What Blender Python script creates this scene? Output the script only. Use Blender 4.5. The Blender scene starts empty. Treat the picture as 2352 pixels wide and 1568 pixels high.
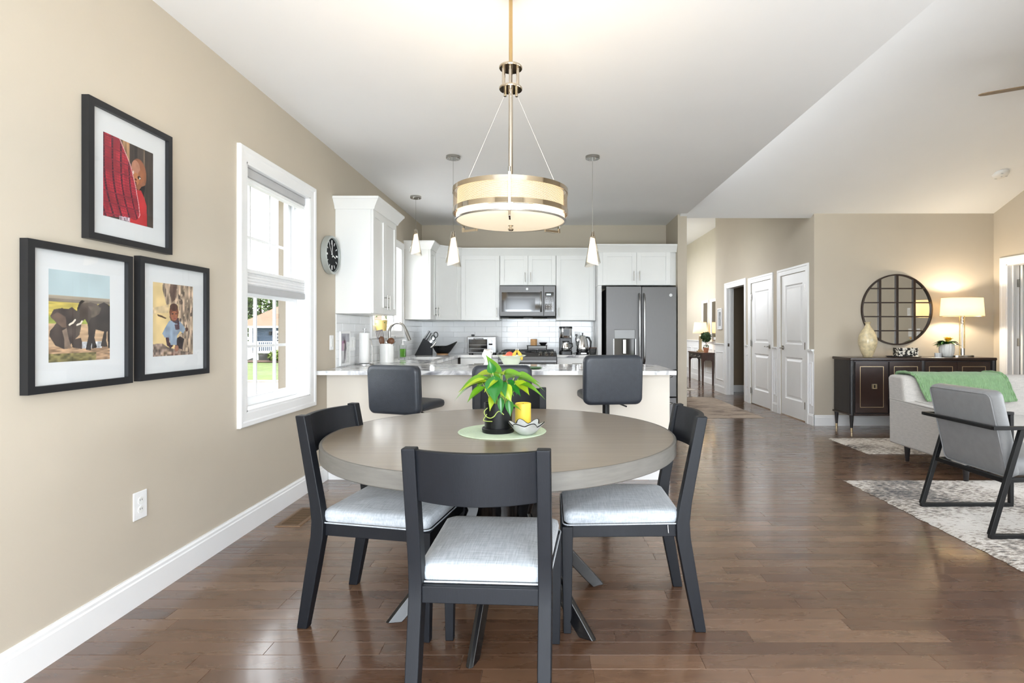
import bpy, bmesh, math, random
import numpy as np
from mathutils import Vector, Matrix
random.seed(7); np.random.seed(7)
PI = math.pi
S = bpy.context.scene
C = S.collection

# ------------------------------------------------------------------ camera, world, exposure
cam_d = bpy.data.cameras.new('camera'); cam = bpy.data.objects.new('camera', cam_d); C.objects.link(cam)
cam.location = (0, 0, 1.21); cam.rotation_euler = (PI/2, 0, 0)
cam_d.sensor_width = 36; cam_d.lens = 1271/2352*36
cam_d.shift_x = -86/2352; cam_d.shift_y = -22/2352
cam_d.clip_start = 0.05; cam_d.clip_end = 300
S.camera = cam
W = bpy.data.worlds.new('overcast_sky'); S.world = W; W.use_nodes = True
bg = W.node_tree.nodes['Background']
bg.inputs[0].default_value = (0.93, 0.97, 1.0, 1); bg.inputs[1].default_value = 3.0
S.view_settings.view_transform = 'Standard'; S.view_settings.look = 'None'
S.view_settings.gamma = 1; S.view_settings.use_curve_mapping = False
S.view_settings.exposure = 1.27
S.cycles.use_denoising = True
S.cycles.max_bounces = 7; S.cycles.diffuse_bounces = 4; S.cycles.glossy_bounces = 3
S.cycles.adaptive_threshold = .03
S.cycles.transmission_bounces = 6; S.cycles.transparent_max_bounces = 12
S.cycles.caustics_reflective = False; S.cycles.caustics_refractive = False
S.cycles.sample_clamp_indirect = 6

def portal(name, loc, rot, w, h):
    """sky portal in a window opening: guides sampling of the sky"""
    l = bpy.data.lights.new(name, 'AREA'); l.shape = 'RECTANGLE'; l.size = w; l.size_y = h
    l.cycles.is_portal = True
    o = bpy.data.objects.new(name, l); C.objects.link(o); o.location = loc; o.rotation_euler = rot
    return o

# room planes (m) and window openings (along the wall, then height); several are unseen and added for light
XL, XR, YB, ZC = -1.832, 5.74, 7.94, 2.74
YREAR, YMIR, XHALL = -1.3, 7.15, 3.42
WIN1 = (3.325, 4.215, .725, 2.235); WIN2 = (5.70, 6.83, 1.21, 2.235)
HALLWIN = (11.6, 15.6, 1.75, 3.25); UNSEEN_HALLWIN2 = (8.9, 10.1, 1.9, 2.9)
RW1 = (-.3, 1.5, .35, 2.3); RW2 = (2.1, 3.95, .35, 2.3)
RR1 = (-1.35, 1.45, .04, 2.3); RR2 = (2.2, 5.2, .04, 2.3)
def port(axis, c, u0, u1, z0, z1, s):
    w, h = u1-u0, z1-z0; um, zm = (u0+u1)/2, (z0+z1)/2
    if axis == 'X': portal('window_portal', (c, um, zm), (PI/2, 0, -PI/2 if s > 0 else PI/2), w, h)
    else: portal('window_portal', (um, c, zm), (PI/2, 0, 0 if s > 0 else PI), w, h)
port('X', XL-.19, *WIN1, 1)
def daylight_fill(axis, c, u0, u1, z0, z1, s, rad, tilt=0, col=(.82, .91, 1)):
    """area lamp added just outside a window to brighten the rooms; rad = its radiance"""
    l = bpy.data.lights.new('daylight_fill', 'AREA'); l.shape = 'RECTANGLE'; l.size = u1-u0; l.size_y = z1-z0
    l.energy = rad*PI*(u1-u0)*(z1-z0); l.color = col
    o = bpy.data.objects.new('daylight_fill', l); C.objects.link(o); um, zm = (u0+u1)/2, (z0+z1)/2
    if axis == 'X': o.location = (c, um, zm); o.rotation_euler = (PI/2-tilt, 0, -PI/2 if s > 0 else PI/2)
    else: o.location = (um, c, zm); o.rotation_euler = (PI/2-tilt, 0, 0 if s > 0 else PI)
DAY_FILL = 4.2  # base strength of the fill lamps added outside the windows
daylight_fill('X', XL-.19, *WIN2, 1, DAY_FILL*.45, 0, (.95, .98, 1))
daylight_fill('X', XR+.16, *RW1, -1, DAY_FILL*.5, .6); daylight_fill('X', XR+.16, *RW2, -1, DAY_FILL*.4, .8)
daylight_fill('Y', YREAR-.17, *RR1, 1, DAY_FILL*1.5, -.55); daylight_fill('Y', YREAR-.17, *RR2, 1, DAY_FILL*.02, .3)  # first rear lamp tilted up, an added fill for the ceiling
daylight_fill('X', 1.66, *HALLWIN, 1, DAY_FILL*.25, 0, (.93, .97, 1)); daylight_fill('X', 1.66, *UNSEEN_HALLWIN2, 1, DAY_FILL*.4, .25, (.95, .97, 1))

# ------------------------------------------------------------------ materials
def srgb(r, g, b):
    f = lambda c: ((c/255)/12.92 if c/255 <= .04045 else (((c/255)+.055)/1.055)**2.4)
    return (f(r), f(g), f(b), 1)

MATS = {}
def mat(name, col, rough=.5, metal=0., var=.06, vscale=6., bump=0., bscale=60., coat=0., spec=.5,
        emit=None, estr=0., trans=0., stretch=None, sheen=0.):
    m = bpy.data.materials.new(name); m.use_nodes = True; nt = m.node_tree
    p = nt.nodes['Principled BSDF']
    p.inputs['Roughness'].default_value = rough; p.inputs['Metallic'].default_value = metal
    p.inputs['Specular IOR Level'].default_value = spec
    p.inputs['Coat Weight'].default_value = coat; p.inputs['Coat Roughness'].default_value = .12
    p.inputs['Transmission Weight'].default_value = trans
    p.inputs['Sheen Weight'].default_value = sheen
    tc = nt.nodes.new('ShaderNodeTexCoord'); src = tc.outputs['Object']
    if stretch:
        mp = nt.nodes.new('ShaderNodeMapping'); mp.inputs['Scale'].default_value = stretch
        nt.links.new(src, mp.inputs[0]); src = mp.outputs[0]
    n = nt.nodes.new('ShaderNodeTexNoise'); n.inputs['Scale'].default_value = vscale; n.inputs['Detail'].default_value = 4
    nt.links.new(src, n.inputs['Vector'])
    mr = nt.nodes.new('ShaderNodeMapRange'); mr.inputs[3].default_value = 1-var; mr.inputs[4].default_value = 1+var
    mr.inputs[1].default_value = .3; mr.inputs[2].default_value = .7
    nt.links.new(n.outputs[0], mr.inputs[0])
    mx = nt.nodes.new('ShaderNodeMix'); mx.data_type = 'RGBA'; mx.blend_type = 'MULTIPLY'; mx.inputs[0].default_value = 1
    mx.inputs[6].default_value = col
    nt.links.new(mr.outputs[0], mx.inputs[7]); nt.links.new(mx.outputs[2], p.inputs['Base Color'])
    if bump:
        n2 = nt.nodes.new('ShaderNodeTexNoise'); n2.inputs['Scale'].default_value = bscale; n2.inputs['Detail'].default_value = 3
        nt.links.new(src, n2.inputs['Vector'])
        b = nt.nodes.new('ShaderNodeBump'); b.inputs['Strength'].default_value = bump; b.inputs['Distance'].default_value = .004
        nt.links.new(n2.outputs[0], b.inputs['Height']); nt.links.new(b.outputs[0], p.inputs['Normal'])
    if emit:
        p.inputs['Emission Color'].default_value = emit; p.inputs['Emission Strength'].default_value = estr
    MATS[name] = m; m['p'] = 1
    return m

def nodes_of(m): return m.node_tree, m.node_tree.nodes['Principled BSDF']

def thin_glass(name, tint=(1, 1, 1, 1), refl=1.0, rough=.0):
    m = bpy.data.materials.new(name); m.use_nodes = True; nt = m.node_tree; nt.nodes.clear()
    out = nt.nodes.new('ShaderNodeOutputMaterial'); mix = nt.nodes.new('ShaderNodeMixShader')
    t = nt.nodes.new('ShaderNodeBsdfTransparent'); t.inputs[0].default_value = tint
    g = nt.nodes.new('ShaderNodeBsdfGlossy'); g.inputs['Roughness'].default_value = rough
    ge = nt.nodes.new('ShaderNodeNewGeometry'); dt = nt.nodes.new('ShaderNodeVectorMath'); dt.operation = 'DOT_PRODUCT'
    nt.links.new(ge.outputs['Normal'], dt.inputs[0]); nt.links.new(ge.outputs['Incoming'], dt.inputs[1])
    ab = nt.nodes.new('ShaderNodeMath'); ab.operation = 'ABSOLUTE'; nt.links.new(dt.outputs['Value'], ab.inputs[0])
    om = nt.nodes.new('ShaderNodeMath'); om.operation = 'SUBTRACT'; om.inputs[0].default_value = 1; nt.links.new(ab.outputs[0], om.inputs[1])
    pw = nt.nodes.new('ShaderNodeMath'); pw.operation = 'POWER'; pw.inputs[1].default_value = 5; nt.links.new(om.outputs[0], pw.inputs[0])
    fr = nt.nodes.new('ShaderNodeMath'); fr.operation = 'MULTIPLY_ADD'; fr.inputs[1].default_value = .96; fr.inputs[2].default_value = .04
    nt.links.new(pw.outputs[0], fr.inputs[0])   # Schlick reflectance of a thin sheet
    mu = nt.nodes.new('ShaderNodeMath'); mu.operation = 'MULTIPLY'; mu.inputs[1].default_value = refl
    nt.links.new(fr.outputs[0], mu.inputs[0]); nt.links.new(mu.outputs[0], mix.inputs[0])
    nt.links.new(t.outputs[0], mix.inputs[1]); nt.links.new(g.outputs[0], mix.inputs[2]); nt.links.new(mix.outputs[0], out.inputs[0])
    MATS[name] = m
    return m

mat('wall_paint', srgb(194, 184, 168), .85, var=.015, vscale=3, bump=.05, bscale=300, spec=.25)
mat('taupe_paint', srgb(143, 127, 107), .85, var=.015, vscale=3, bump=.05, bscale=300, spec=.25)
mat('panel_paint', srgb(230, 222, 210), .8, var=.015, vscale=3, bump=.05, bscale=300, spec=.25)
mat('ceiling_paint', srgb(240, 240, 240), .9, var=.01, vscale=2, bump=.05, bscale=250, spec=.2)
mat('white_trim', srgb(240, 240, 240), .35, var=.01)
mat('white_vinyl', srgb(242, 243, 244), .35, var=.01)
mat('white_cabinet', srgb(236, 236, 234), .32, var=.01, spec=.5)
mat('white_ceramic', srgb(238, 238, 235), .22, var=.02)
mat('white_tile', srgb(236, 237, 238), .12, var=.015, vscale=2)
mat('grout', srgb(222, 222, 220), .9, var=.05, vscale=40)
mat('black_wood', srgb(20, 22, 27), .5, spec=.28, var=.08, vscale=5, bump=.06, bscale=20, stretch=(12, 12, 2))
mat('black_metal', srgb(13, 14, 16), .42, spec=.35, var=.05)
mat('black_plastic', srgb(22, 22, 24), .3, var=.05)
mat('dial_black', srgb(20, 22, 24), .7, var=.03, spec=.2)
mat('black_gloss', srgb(12, 12, 14), .1, var=.03)
mat('black_leather', srgb(44, 49, 57), .38, var=.1, vscale=30, bump=.25, bscale=180, spec=.5)
mat('grey_leather', srgb(134, 135, 137), .42, var=.06, vscale=20, bump=.2, bscale=160)
mat('nickel', srgb(168, 165, 160), .26, 1., var=.03)
mat('chrome', srgb(225, 225, 225), .08, 1., var=.02)
mat('polished_nickel', srgb(196, 184, 166), .1, 1., var=.03)
mat('brass', srgb(196, 168, 120), .25, 1., var=.04)
mat('champagne', srgb(206, 186, 152), .3, 1., var=.03)
mat('steel', srgb(160, 160, 160), .32, 1., var=.06, stretch=(2, 2, 60))
mat('slate_steel', srgb(99, 98, 98), .4, .8, var=.04, stretch=(60, 60, 2))
mat('dispenser_grey', srgb(128, 128, 128), .4, .6, var=.04)
mat('dark_glass', srgb(20, 21, 23), .06, var=.02, spec=.8)
mat('black_lacquer', srgb(13, 13, 15), .22, var=.05)
mat('dark_gap', srgb(16, 16, 17), .8, var=.05)
mat('yellow_wax', srgb(242, 208, 78), .45, var=.03)
mat('yellow_pot', srgb(214, 188, 116), .4, var=.03)
mat('terracotta', srgb(178, 118, 88), .8, var=.08, vscale=20)
mat('satin_silver', srgb(176, 180, 176), .35, .3, var=.02)
mat('white_plastic', srgb(240, 240, 240), .3, var=.01)
mat('paper_white', srgb(243, 242, 240), .9, var=.02, bump=.1, bscale=80)
mat('soil', srgb(60, 45, 34), .95, var=.3, vscale=60, bump=.6, bscale=60)
mat('leaf_green', srgb(92, 140, 28), .3, var=.18, vscale=10)
mat('leaf_dark', srgb(34, 104, 34), .28, var=.15, vscale=10)
mat('leaf_lime', srgb(146, 168, 34), .35, var=.15, vscale=10)
mat('stem_green', srgb(170, 186, 96), .5, var=.1)
mat('topiary_green', srgb(44, 74, 34), .6, var=.3, vscale=40)
mat('bark', srgb(86, 66, 48), .9, var=.2, vscale=30, bump=.4)
mat('flower_yellow', srgb(245, 190, 40), .6, var=.15, vscale=40)
mat('espresso_wood', srgb(44, 27, 23), .25, var=.25, vscale=4, stretch=(14, 14, 1.2), coat=.3)
mat('espresso_side', srgb(38, 36, 38), .35, var=.12, vscale=4, stretch=(14, 14, 1.2))
mat('mirror_glass', srgb(215, 215, 213), .02, 1., var=.005)
mat('bronze_frame', srgb(48, 36, 30), .35, .4, var=.1)
mat('walnut', srgb(62, 32, 22), .3, var=.25, vscale=5, stretch=(10, 10, 1.5), coat=.3)
mat('brown_wood', srgb(104, 66, 38), .45, var=.2, vscale=10, stretch=(8, 8, 2))
mat('cork', srgb(196, 152, 104), .8, var=.15, vscale=60)
mat('frame_black', srgb(27, 28, 31), .4, var=.08, vscale=20)
mat('mat_board', srgb(214, 216, 217), .9, var=.005)
mat('pearl', srgb(214, 198, 160), .3, var=.22, vscale=24, bump=.2, bscale=60, coat=.4)
mat('mint_woven', srgb(206, 224, 196), .8, var=.04, vscale=60)
mat('grey_ceramic', srgb(188, 190, 188), .25, var=.08, vscale=30)
mat('orange_fruit', srgb(236, 150, 50), .4, var=.08)
mat('red_fruit', srgb(220, 92, 70), .35, var=.2, vscale=14)
mat('banana', srgb(240, 200, 80), .5, var=.1)
mat('pale_green_glass', srgb(222, 232, 214), .12, var=.02)
mat('soap_green', srgb(96, 164, 36), .2, var=.05)
mat('clear_plastic', srgb(225, 235, 228), .1, var=.02, trans=.6)
mat('blade_wood', srgb(120, 96, 66), .45, var=.15, stretch=(3, 14, 14))
mat('smoke_white', srgb(228, 226, 222), .5, var=.02)
mat('register_brown', srgb(124, 98, 74), .45, .2, var=.06)
mat('blind_white', srgb(240, 240, 240), .8, var=.02)
mat('blind_grey', srgb(188, 188, 189), .7, var=.03)
mat('rubber', srgb(30, 30, 32), .8, var=.05)
mat('concrete', srgb(140, 136, 130), .9, var=.08, vscale=3, bump=.2, bscale=30)
mat('roof_shingle', srgb(122, 90, 72), .9, var=.12, vscale=6, bump=.4, bscale=30)
mat('tan_siding', srgb(104, 93, 76), .7, var=.04)
mat('foundation', srgb(100, 98, 94), .9, var=.1)
mat('mulch', srgb(70, 50, 36), .95, var=.25, vscale=8)
mat('asphalt', srgb(138, 131, 124), .9, var=.06, vscale=2)
thin_glass('window_glass', refl=.6)
thin_glass('picture_glass', refl=.55)
thin_glass('lamp_glass', (.985, .96, .92, 1), refl=.8)
thin_glass('clear_glass', (.95, .98, .96, 1), refl=.9)

def wave_bump(name, scale, strength, direction='X', dist=.004):
    nt, p = nodes_of(MATS[name])
    tc = nt.nodes.new('ShaderNodeTexCoord'); w = nt.nodes.new('ShaderNodeTexWave'); w.bands_direction = direction
    w.inputs['Scale'].default_value = scale; w.inputs['Distortion'].default_value = 1.0
    nt.links.new(tc.outputs['Object'], w.inputs[0])
    b = nt.nodes.new('ShaderNodeBump'); b.inputs['Strength'].default_value = strength; b.inputs['Distance'].default_value = dist
    nt.links.new(w.outputs[1], b.inputs['Height']); nt.links.new(b.outputs[0], p.inputs['Normal'])

def ramp(nt, stops):
    r = nt.nodes.new('ShaderNodeValToRGB'); e = r.color_ramp.elements
    while len(e) < len(stops): e.new(.5)
    for k, (pos, c) in enumerate(stops): e[k].position = pos; e[k].color = c
    return r

# fabric of the dining seats: crossed threads
def fabric(name, c0, c1, scale=260, rough=.95):
    m = mat(name, c0, rough, spec=.15, sheen=.2); nt, p = nodes_of(m)
    tc = nt.nodes.new('ShaderNodeTexCoord')
    fac = []
    for sc in ((scale*.06, scale, scale*.3), (scale, scale*.06, scale*.3)):
        mp = nt.nodes.new('ShaderNodeMapping'); mp.inputs['Scale'].default_value = sc
        n = nt.nodes.new('ShaderNodeTexNoise'); n.inputs['Scale'].default_value = 1; n.inputs['Detail'].default_value = 2
        nt.links.new(tc.outputs['Object'], mp.inputs[0]); nt.links.new(mp.outputs[0], n.inputs['Vector']); fac.append(n.outputs[0])
    a = nt.nodes.new('ShaderNodeMath'); a.operation = 'ADD'
    nt.links.new(fac[0], a.inputs[0]); nt.links.new(fac[1], a.inputs[1])
    r = ramp(nt, [(.36, c1), (.66, c0)])
    h = nt.nodes.new('ShaderNodeMath'); h.operation = 'MULTIPLY'; h.inputs[1].default_value = .5
    nt.links.new(a.outputs[0], h.inputs[0]); nt.links.new(h.outputs[0], r.inputs[0]); nt.links.new(r.outputs[0], p.inputs['Base Color'])
    b = nt.nodes.new('ShaderNodeBump'); b.inputs['Strength'].default_value = .25; b.inputs['Distance'].default_value = .002
    nt.links.new(a.outputs[0], b.inputs['Height']); nt.links.new(b.outputs[0], p.inputs['Normal'])
    return m
fabric('seat_fabric', srgb(196, 200, 205), srgb(160, 166, 173))
fabric('sofa_fabric', srgb(190, 186, 181), srgb(172, 168, 164), 320)

# green knitted throw
m = mat('green_knit', srgb(124, 160, 114), .95, var=.12, vscale=40, sheen=.3)
wave_bump('green_knit', 26, .8, 'X', .006)

# engineered floor boards: the attribute pid gives every board its own tone and grain
m = mat('floor_boards', srgb(120, 90, 70), .28, spec=.5, coat=.7); nt, p = nodes_of(m)
at = nt.nodes.new('ShaderNodeAttribute'); at.attribute_name = 'pid'
wn = nt.nodes.new('ShaderNodeTexWhiteNoise'); wn.noise_dimensions = '1D'; nt.links.new(at.outputs['Fac'], wn.inputs['W'])
r = ramp(nt, [(0, srgb(84, 59, 44)), (.3, srgb(96, 69, 51)), (.65, srgb(104, 77, 58)), (1, srgb(117, 89, 69))])
nt.links.new(wn.outputs['Value'], r.inputs[0])
geo = nt.nodes.new('ShaderNodeNewGeometry'); vm = nt.nodes.new('ShaderNodeVectorMath'); vm.operation = 'ADD'
sc = nt.nodes.new('ShaderNodeVectorMath'); sc.operation = 'SCALE'; sc.inputs[3].default_value = 9.0
nt.links.new(wn.outputs['Color'], sc.inputs[0]); nt.links.new(geo.outputs['Position'], vm.inputs[0]); nt.links.new(sc.outputs[0], vm.inputs[1])
mp = nt.nodes.new('ShaderNodeMapping'); mp.inputs['Scale'].default_value = (2.2, 12, 1); nt.links.new(vm.outputs[0], mp.inputs[0])
gn = nt.nodes.new('ShaderNodeTexNoise'); gn.inputs['Scale'].default_value = 1.6; gn.inputs['Detail'].default_value = 6; gn.inputs['Distortion'].default_value = .6
nt.links.new(mp.outputs[0], gn.inputs['Vector'])
mp2 = nt.nodes.new('ShaderNodeMapping'); mp2.inputs['Scale'].default_value = (3.2, 9, 1); nt.links.new(vm.outputs[0], mp2.inputs[0])
kn = nt.nodes.new('ShaderNodeTexNoise'); kn.inputs['Scale'].default_value = 1.3; kn.inputs['Detail'].default_value = 2; nt.links.new(mp2.outputs[0], kn.inputs['Vector'])
m1 = nt.nodes.new('ShaderNodeMapRange'); m1.inputs[1].default_value = .3; m1.inputs[2].default_value = .7; m1.inputs[3].default_value = .93; m1.inputs[4].default_value = 1.06
nt.links.new(gn.outputs[0], m1.inputs[0])
m2 = nt.nodes.new('ShaderNodeMapRange'); m2.inputs[1].default_value = .56; m2.inputs[2].default_value = .74; m2.inputs[3].default_value = 1.0; m2.inputs[4].default_value = .7
nt.links.new(kn.outputs[0], m2.inputs[0])
mm = nt.nodes.new('ShaderNodeMath'); mm.operation = 'MULTIPLY'; nt.links.new(m1.outputs[0], mm.inputs[0]); nt.links.new(m2.outputs[0], mm.inputs[1])
mx = nt.nodes.new('ShaderNodeMix'); mx.data_type = 'RGBA'; mx.blend_type = 'MULTIPLY'; mx.inputs[0].default_value = 1
nt.links.new(r.outputs[0], mx.inputs[6]); nt.links.new(mm.outputs[0], mx.inputs[7]); nt.links.new(mx.outputs[2], p.inputs['Base Color'])
m3 = nt.nodes.new('ShaderNodeMapRange'); m3.inputs[3].default_value = .2; m3.inputs[4].default_value = .36
nt.links.new(gn.outputs[0], m3.inputs[0]); nt.links.new(m3.outputs[0], p.inputs['Roughness'])
bp = nt.nodes.new('ShaderNodeBump'); bp.inputs['Strength'].default_value = .04; bp.inputs['Distance'].default_value = .002
nt.links.new(gn.outputs[0], bp.inputs['Height']); nt.links.new(bp.outputs[0], p.inputs['Normal'])

# table top: weathered grey brown oak
mat('shaded_table_edge', srgb(104, 101, 96), .5, var=.1, vscale=3, stretch=(4, 4, 30))  # same oak as the top; shade on the rim put into a darker grey
m = mat('table_oak', srgb(134, 121, 104), .28, var=.1, vscale=2.2, stretch=(1, 16, 16), bump=.04, bscale=10, coat=.25)

# white granite with grey clouds and veins
m = mat('granite', srgb(225, 226, 228), .08, spec=.6); nt, p = nodes_of(m)
tc = nt.nodes.new('ShaderNodeTexCoord')
n1 = nt.nodes.new('ShaderNodeTexNoise'); n1.inputs['Scale'].default_value = 4.5; n1.inputs['Detail'].default_value = 8; n1.inputs['Distortion'].default_value = 1.6
nt.links.new(tc.outputs['Object'], n1.inputs['Vector'])
r = ramp(nt, [(.31, srgb(112, 112, 117)), (.41, srgb(190, 190, 193)), (.49, srgb(236, 236, 236)), (.64, srgb(242, 241, 238)), (.76, srgb(190, 184, 176))])
nt.links.new(n1.outputs[0], r.inputs[0]); nt.links.new(r.outputs[0], p.inputs['Base Color'])

# rugs: ivory ground with dark brushed streaks along the length
def rug_mat(name, base, mid, dark, sx, sy, lo=.40, hi=.60):
    m = mat(name, base, .98, spec=.1, sheen=.2); nt, p = nodes_of(m)
    tc = nt.nodes.new('ShaderNodeTexCoord')
    mp = nt.nodes.new('ShaderNodeMapping'); mp.inputs['Scale'].default_value = (sx, sy, 1)
    n = nt.nodes.new('ShaderNodeTexNoise'); n.inputs['Scale'].default_value = 1; n.inputs['Detail'].default_value = 6; n.inputs['Roughness'].default_value = .65
    nt.links.new(tc.outputs['Object'], mp.inputs[0]); nt.links.new(mp.outputs[0], n.inputs['Vector'])
    nb = nt.nodes.new('ShaderNodeTexNoise'); nb.inputs['Scale'].default_value = 1.6; nb.inputs['Detail'].default_value = 3
    nt.links.new(tc.outputs['Object'], nb.inputs['Vector'])
    a = nt.nodes.new('ShaderNodeMath'); a.operation = 'MULTIPLY_ADD'; a.inputs[1].default_value = .55
    nt.links.new(nb.outputs[0], a.inputs[0])
    s = nt.nodes.new('ShaderNodeMath'); s.operation = 'MULTIPLY'; s.inputs[1].default_value = .72
    nt.links.new(n.outputs[0], s.inputs[0]); nt.links.new(s.outputs[0], a.inputs[2])
    r = ramp(nt, [(lo-.05, dark), (lo+.05, mid), (hi, base)])
    nt.links.new(a.outputs[0], r.inputs[0]); nt.links.new(r.outputs[0], p.inputs['Base Color'])
    n3 = nt.nodes.new('ShaderNodeTexNoise'); n3.inputs['Scale'].default_value = 120; nt.links.new(tc.outputs['Object'], n3.inputs['Vector'])
    b = nt.nodes.new('ShaderNodeBump'); b.inputs['Strength'].default_value = .8; b.inputs['Distance'].default_value = .008
    nt.links.new(n3.outputs[0], b.inputs['Height']); nt.links.new(b.outputs[0], p.inputs['Normal'])
rug_mat('rug_ivory', srgb(206, 200, 193), srgb(164, 152, 140), srgb(56, 52, 52), 20, 55, .585, .67)
rug_mat('rug_hall', srgb(206, 188, 170), srgb(176, 156, 138), srgb(112, 94, 82), 3, 20, .56, .70)

# black and white mosaic
m = mat('mosaic', srgb(230, 226, 218), .25); nt, p = nodes_of(m)
tc = nt.nodes.new('ShaderNodeTexCoord'); v = nt.nodes.new('ShaderNodeTexVoronoi'); v.inputs['Scale'].default_value = 55
nt.links.new(tc.outputs['Object'], v.inputs['Vector'])
r = ramp(nt, [(.45, srgb(20, 18, 18)), (.5, srgb(232, 226, 214))]); sp = nt.nodes.new('ShaderNodeSeparateColor')
nt.links.new(v.outputs['Color'], sp.inputs[0]); nt.links.new(sp.outputs[0], r.inputs[0]); nt.links.new(r.outputs[0], p.inputs['Base Color'])

# lap siding of the house across the road
m = mat('blue_siding', srgb(66, 80, 97), .7, var=.04)
wave_bump('blue_siding', 2.6, 1.0, 'Z', .06)
m = mat('lawn', srgb(76, 90, 32), .95, var=.3, vscale=1.5, bump=.6, bscale=20)
m = mat('tree_green', srgb(70, 92, 34), .8, var=.5, vscale=1.2)
m = mat('tree_light', srgb(98, 114, 42), .8, var=.4, vscale=1.2)

# lamp shades and bulbs
def shade_mat(name, col, tcol, emit, estr):
    m = bpy.data.materials.new(name); m.use_nodes = True; nt = m.node_tree; nt.nodes.clear()
    out = nt.nodes.new('ShaderNodeOutputMaterial'); d = nt.nodes.new('ShaderNodeBsdfDiffuse'); t = nt.nodes.new('ShaderNodeBsdfTranslucent')
    d.inputs[0].default_value = col; t.inputs[0].default_value = tcol
    mix = nt.nodes.new('ShaderNodeMixShader'); mix.inputs[0].default_value = .5
    e = nt.nodes.new('ShaderNodeEmission'); e.inputs[0].default_value = emit; e.inputs[1].default_value = estr
    ad = nt.nodes.new('ShaderNodeAddShader')
    tc = nt.nodes.new('ShaderNodeTexCoord'); n = nt.nodes.new('ShaderNodeTexNoise'); n.inputs['Scale'].default_value = 200
    nt.links.new(tc.outputs['Object'], n.inputs['Vector']); b = nt.nodes.new('ShaderNodeBump'); b.inputs['Strength'].default_value = .1
    nt.links.new(n.outputs[0], b.inputs['Height']); nt.links.new(b.outputs[0], d.inputs['Normal'])
    nt.links.new(d.outputs[0], mix.inputs[1]); nt.links.new(t.outputs[0], mix.inputs[2])
    nt.links.new(mix.outputs[0], ad.inputs[0]); nt.links.new(e.outputs[0], ad.inputs[1]); nt.links.new(ad.outputs[0], out.inputs[0])
    MATS[name] = m
shade_mat('lamp_shade', srgb(240, 230, 210), srgb(246, 230, 200), srgb(255, 232, 190), .2)
def glow(name, col, strength):
    mat(name, srgb(215, 206, 190), .5, emit=col, estr=strength, var=.02)
glow('pendant_glow', srgb(255, 232, 200), .8)
glow('drum_glow', srgb(255, 216, 164), .75)
glow('diffuser_glow', srgb(255, 234, 200), .26)
glow('display_glow', srgb(150, 200, 220), .6)

# perforated metal of the chandelier drum
m = bpy.data.materials.new('perforated_metal'); m.use_nodes = True; nt = m.node_tree; p = nt.nodes['Principled BSDF']
p.inputs['Base Color'].default_value = srgb(206, 180, 140); p.inputs['Metallic'].default_value = 1; p.inputs['Roughness'].default_value = .22
out = nt.nodes['Material Output']; uv = nt.nodes.new('ShaderNodeUVMap'); br = nt.nodes.new('ShaderNodeTexBrick')
br.inputs['Scale'].default_value = 1; br.inputs['Brick Width'].default_value = .0052; br.inputs['Row Height'].default_value = .0043
br.inputs['Mortar Size'].default_value = .0008; br.inputs['Mortar Smooth'].default_value = 0
nt.links.new(uv.outputs[0], br.inputs['Vector'])
t = nt.nodes.new('ShaderNodeBsdfTransparent'); mix = nt.nodes.new('ShaderNodeMixShader')
nt.links.new(br.outputs['Fac'], mix.inputs[0]); nt.links.new(t.outputs[0], mix.inputs[1]); nt.links.new(p.outputs[0], mix.inputs[2]); nt.links.new(mix.outputs[0], out.inputs[0])
MATS['perforated_metal'] = m

# flat print: colours of a photograph stored on the print itself
m = bpy.data.materials.new('photo_print'); m.use_nodes = True; nt = m.node_tree; p = nt.nodes['Principled BSDF']
a = nt.nodes.new('ShaderNodeAttribute'); a.attribute_name = 'ink'; nt.links.new(a.outputs['Color'], p.inputs['Base Color'])
p.inputs['Roughness'].default_value = .6; MATS['photo_print'] = m

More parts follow.
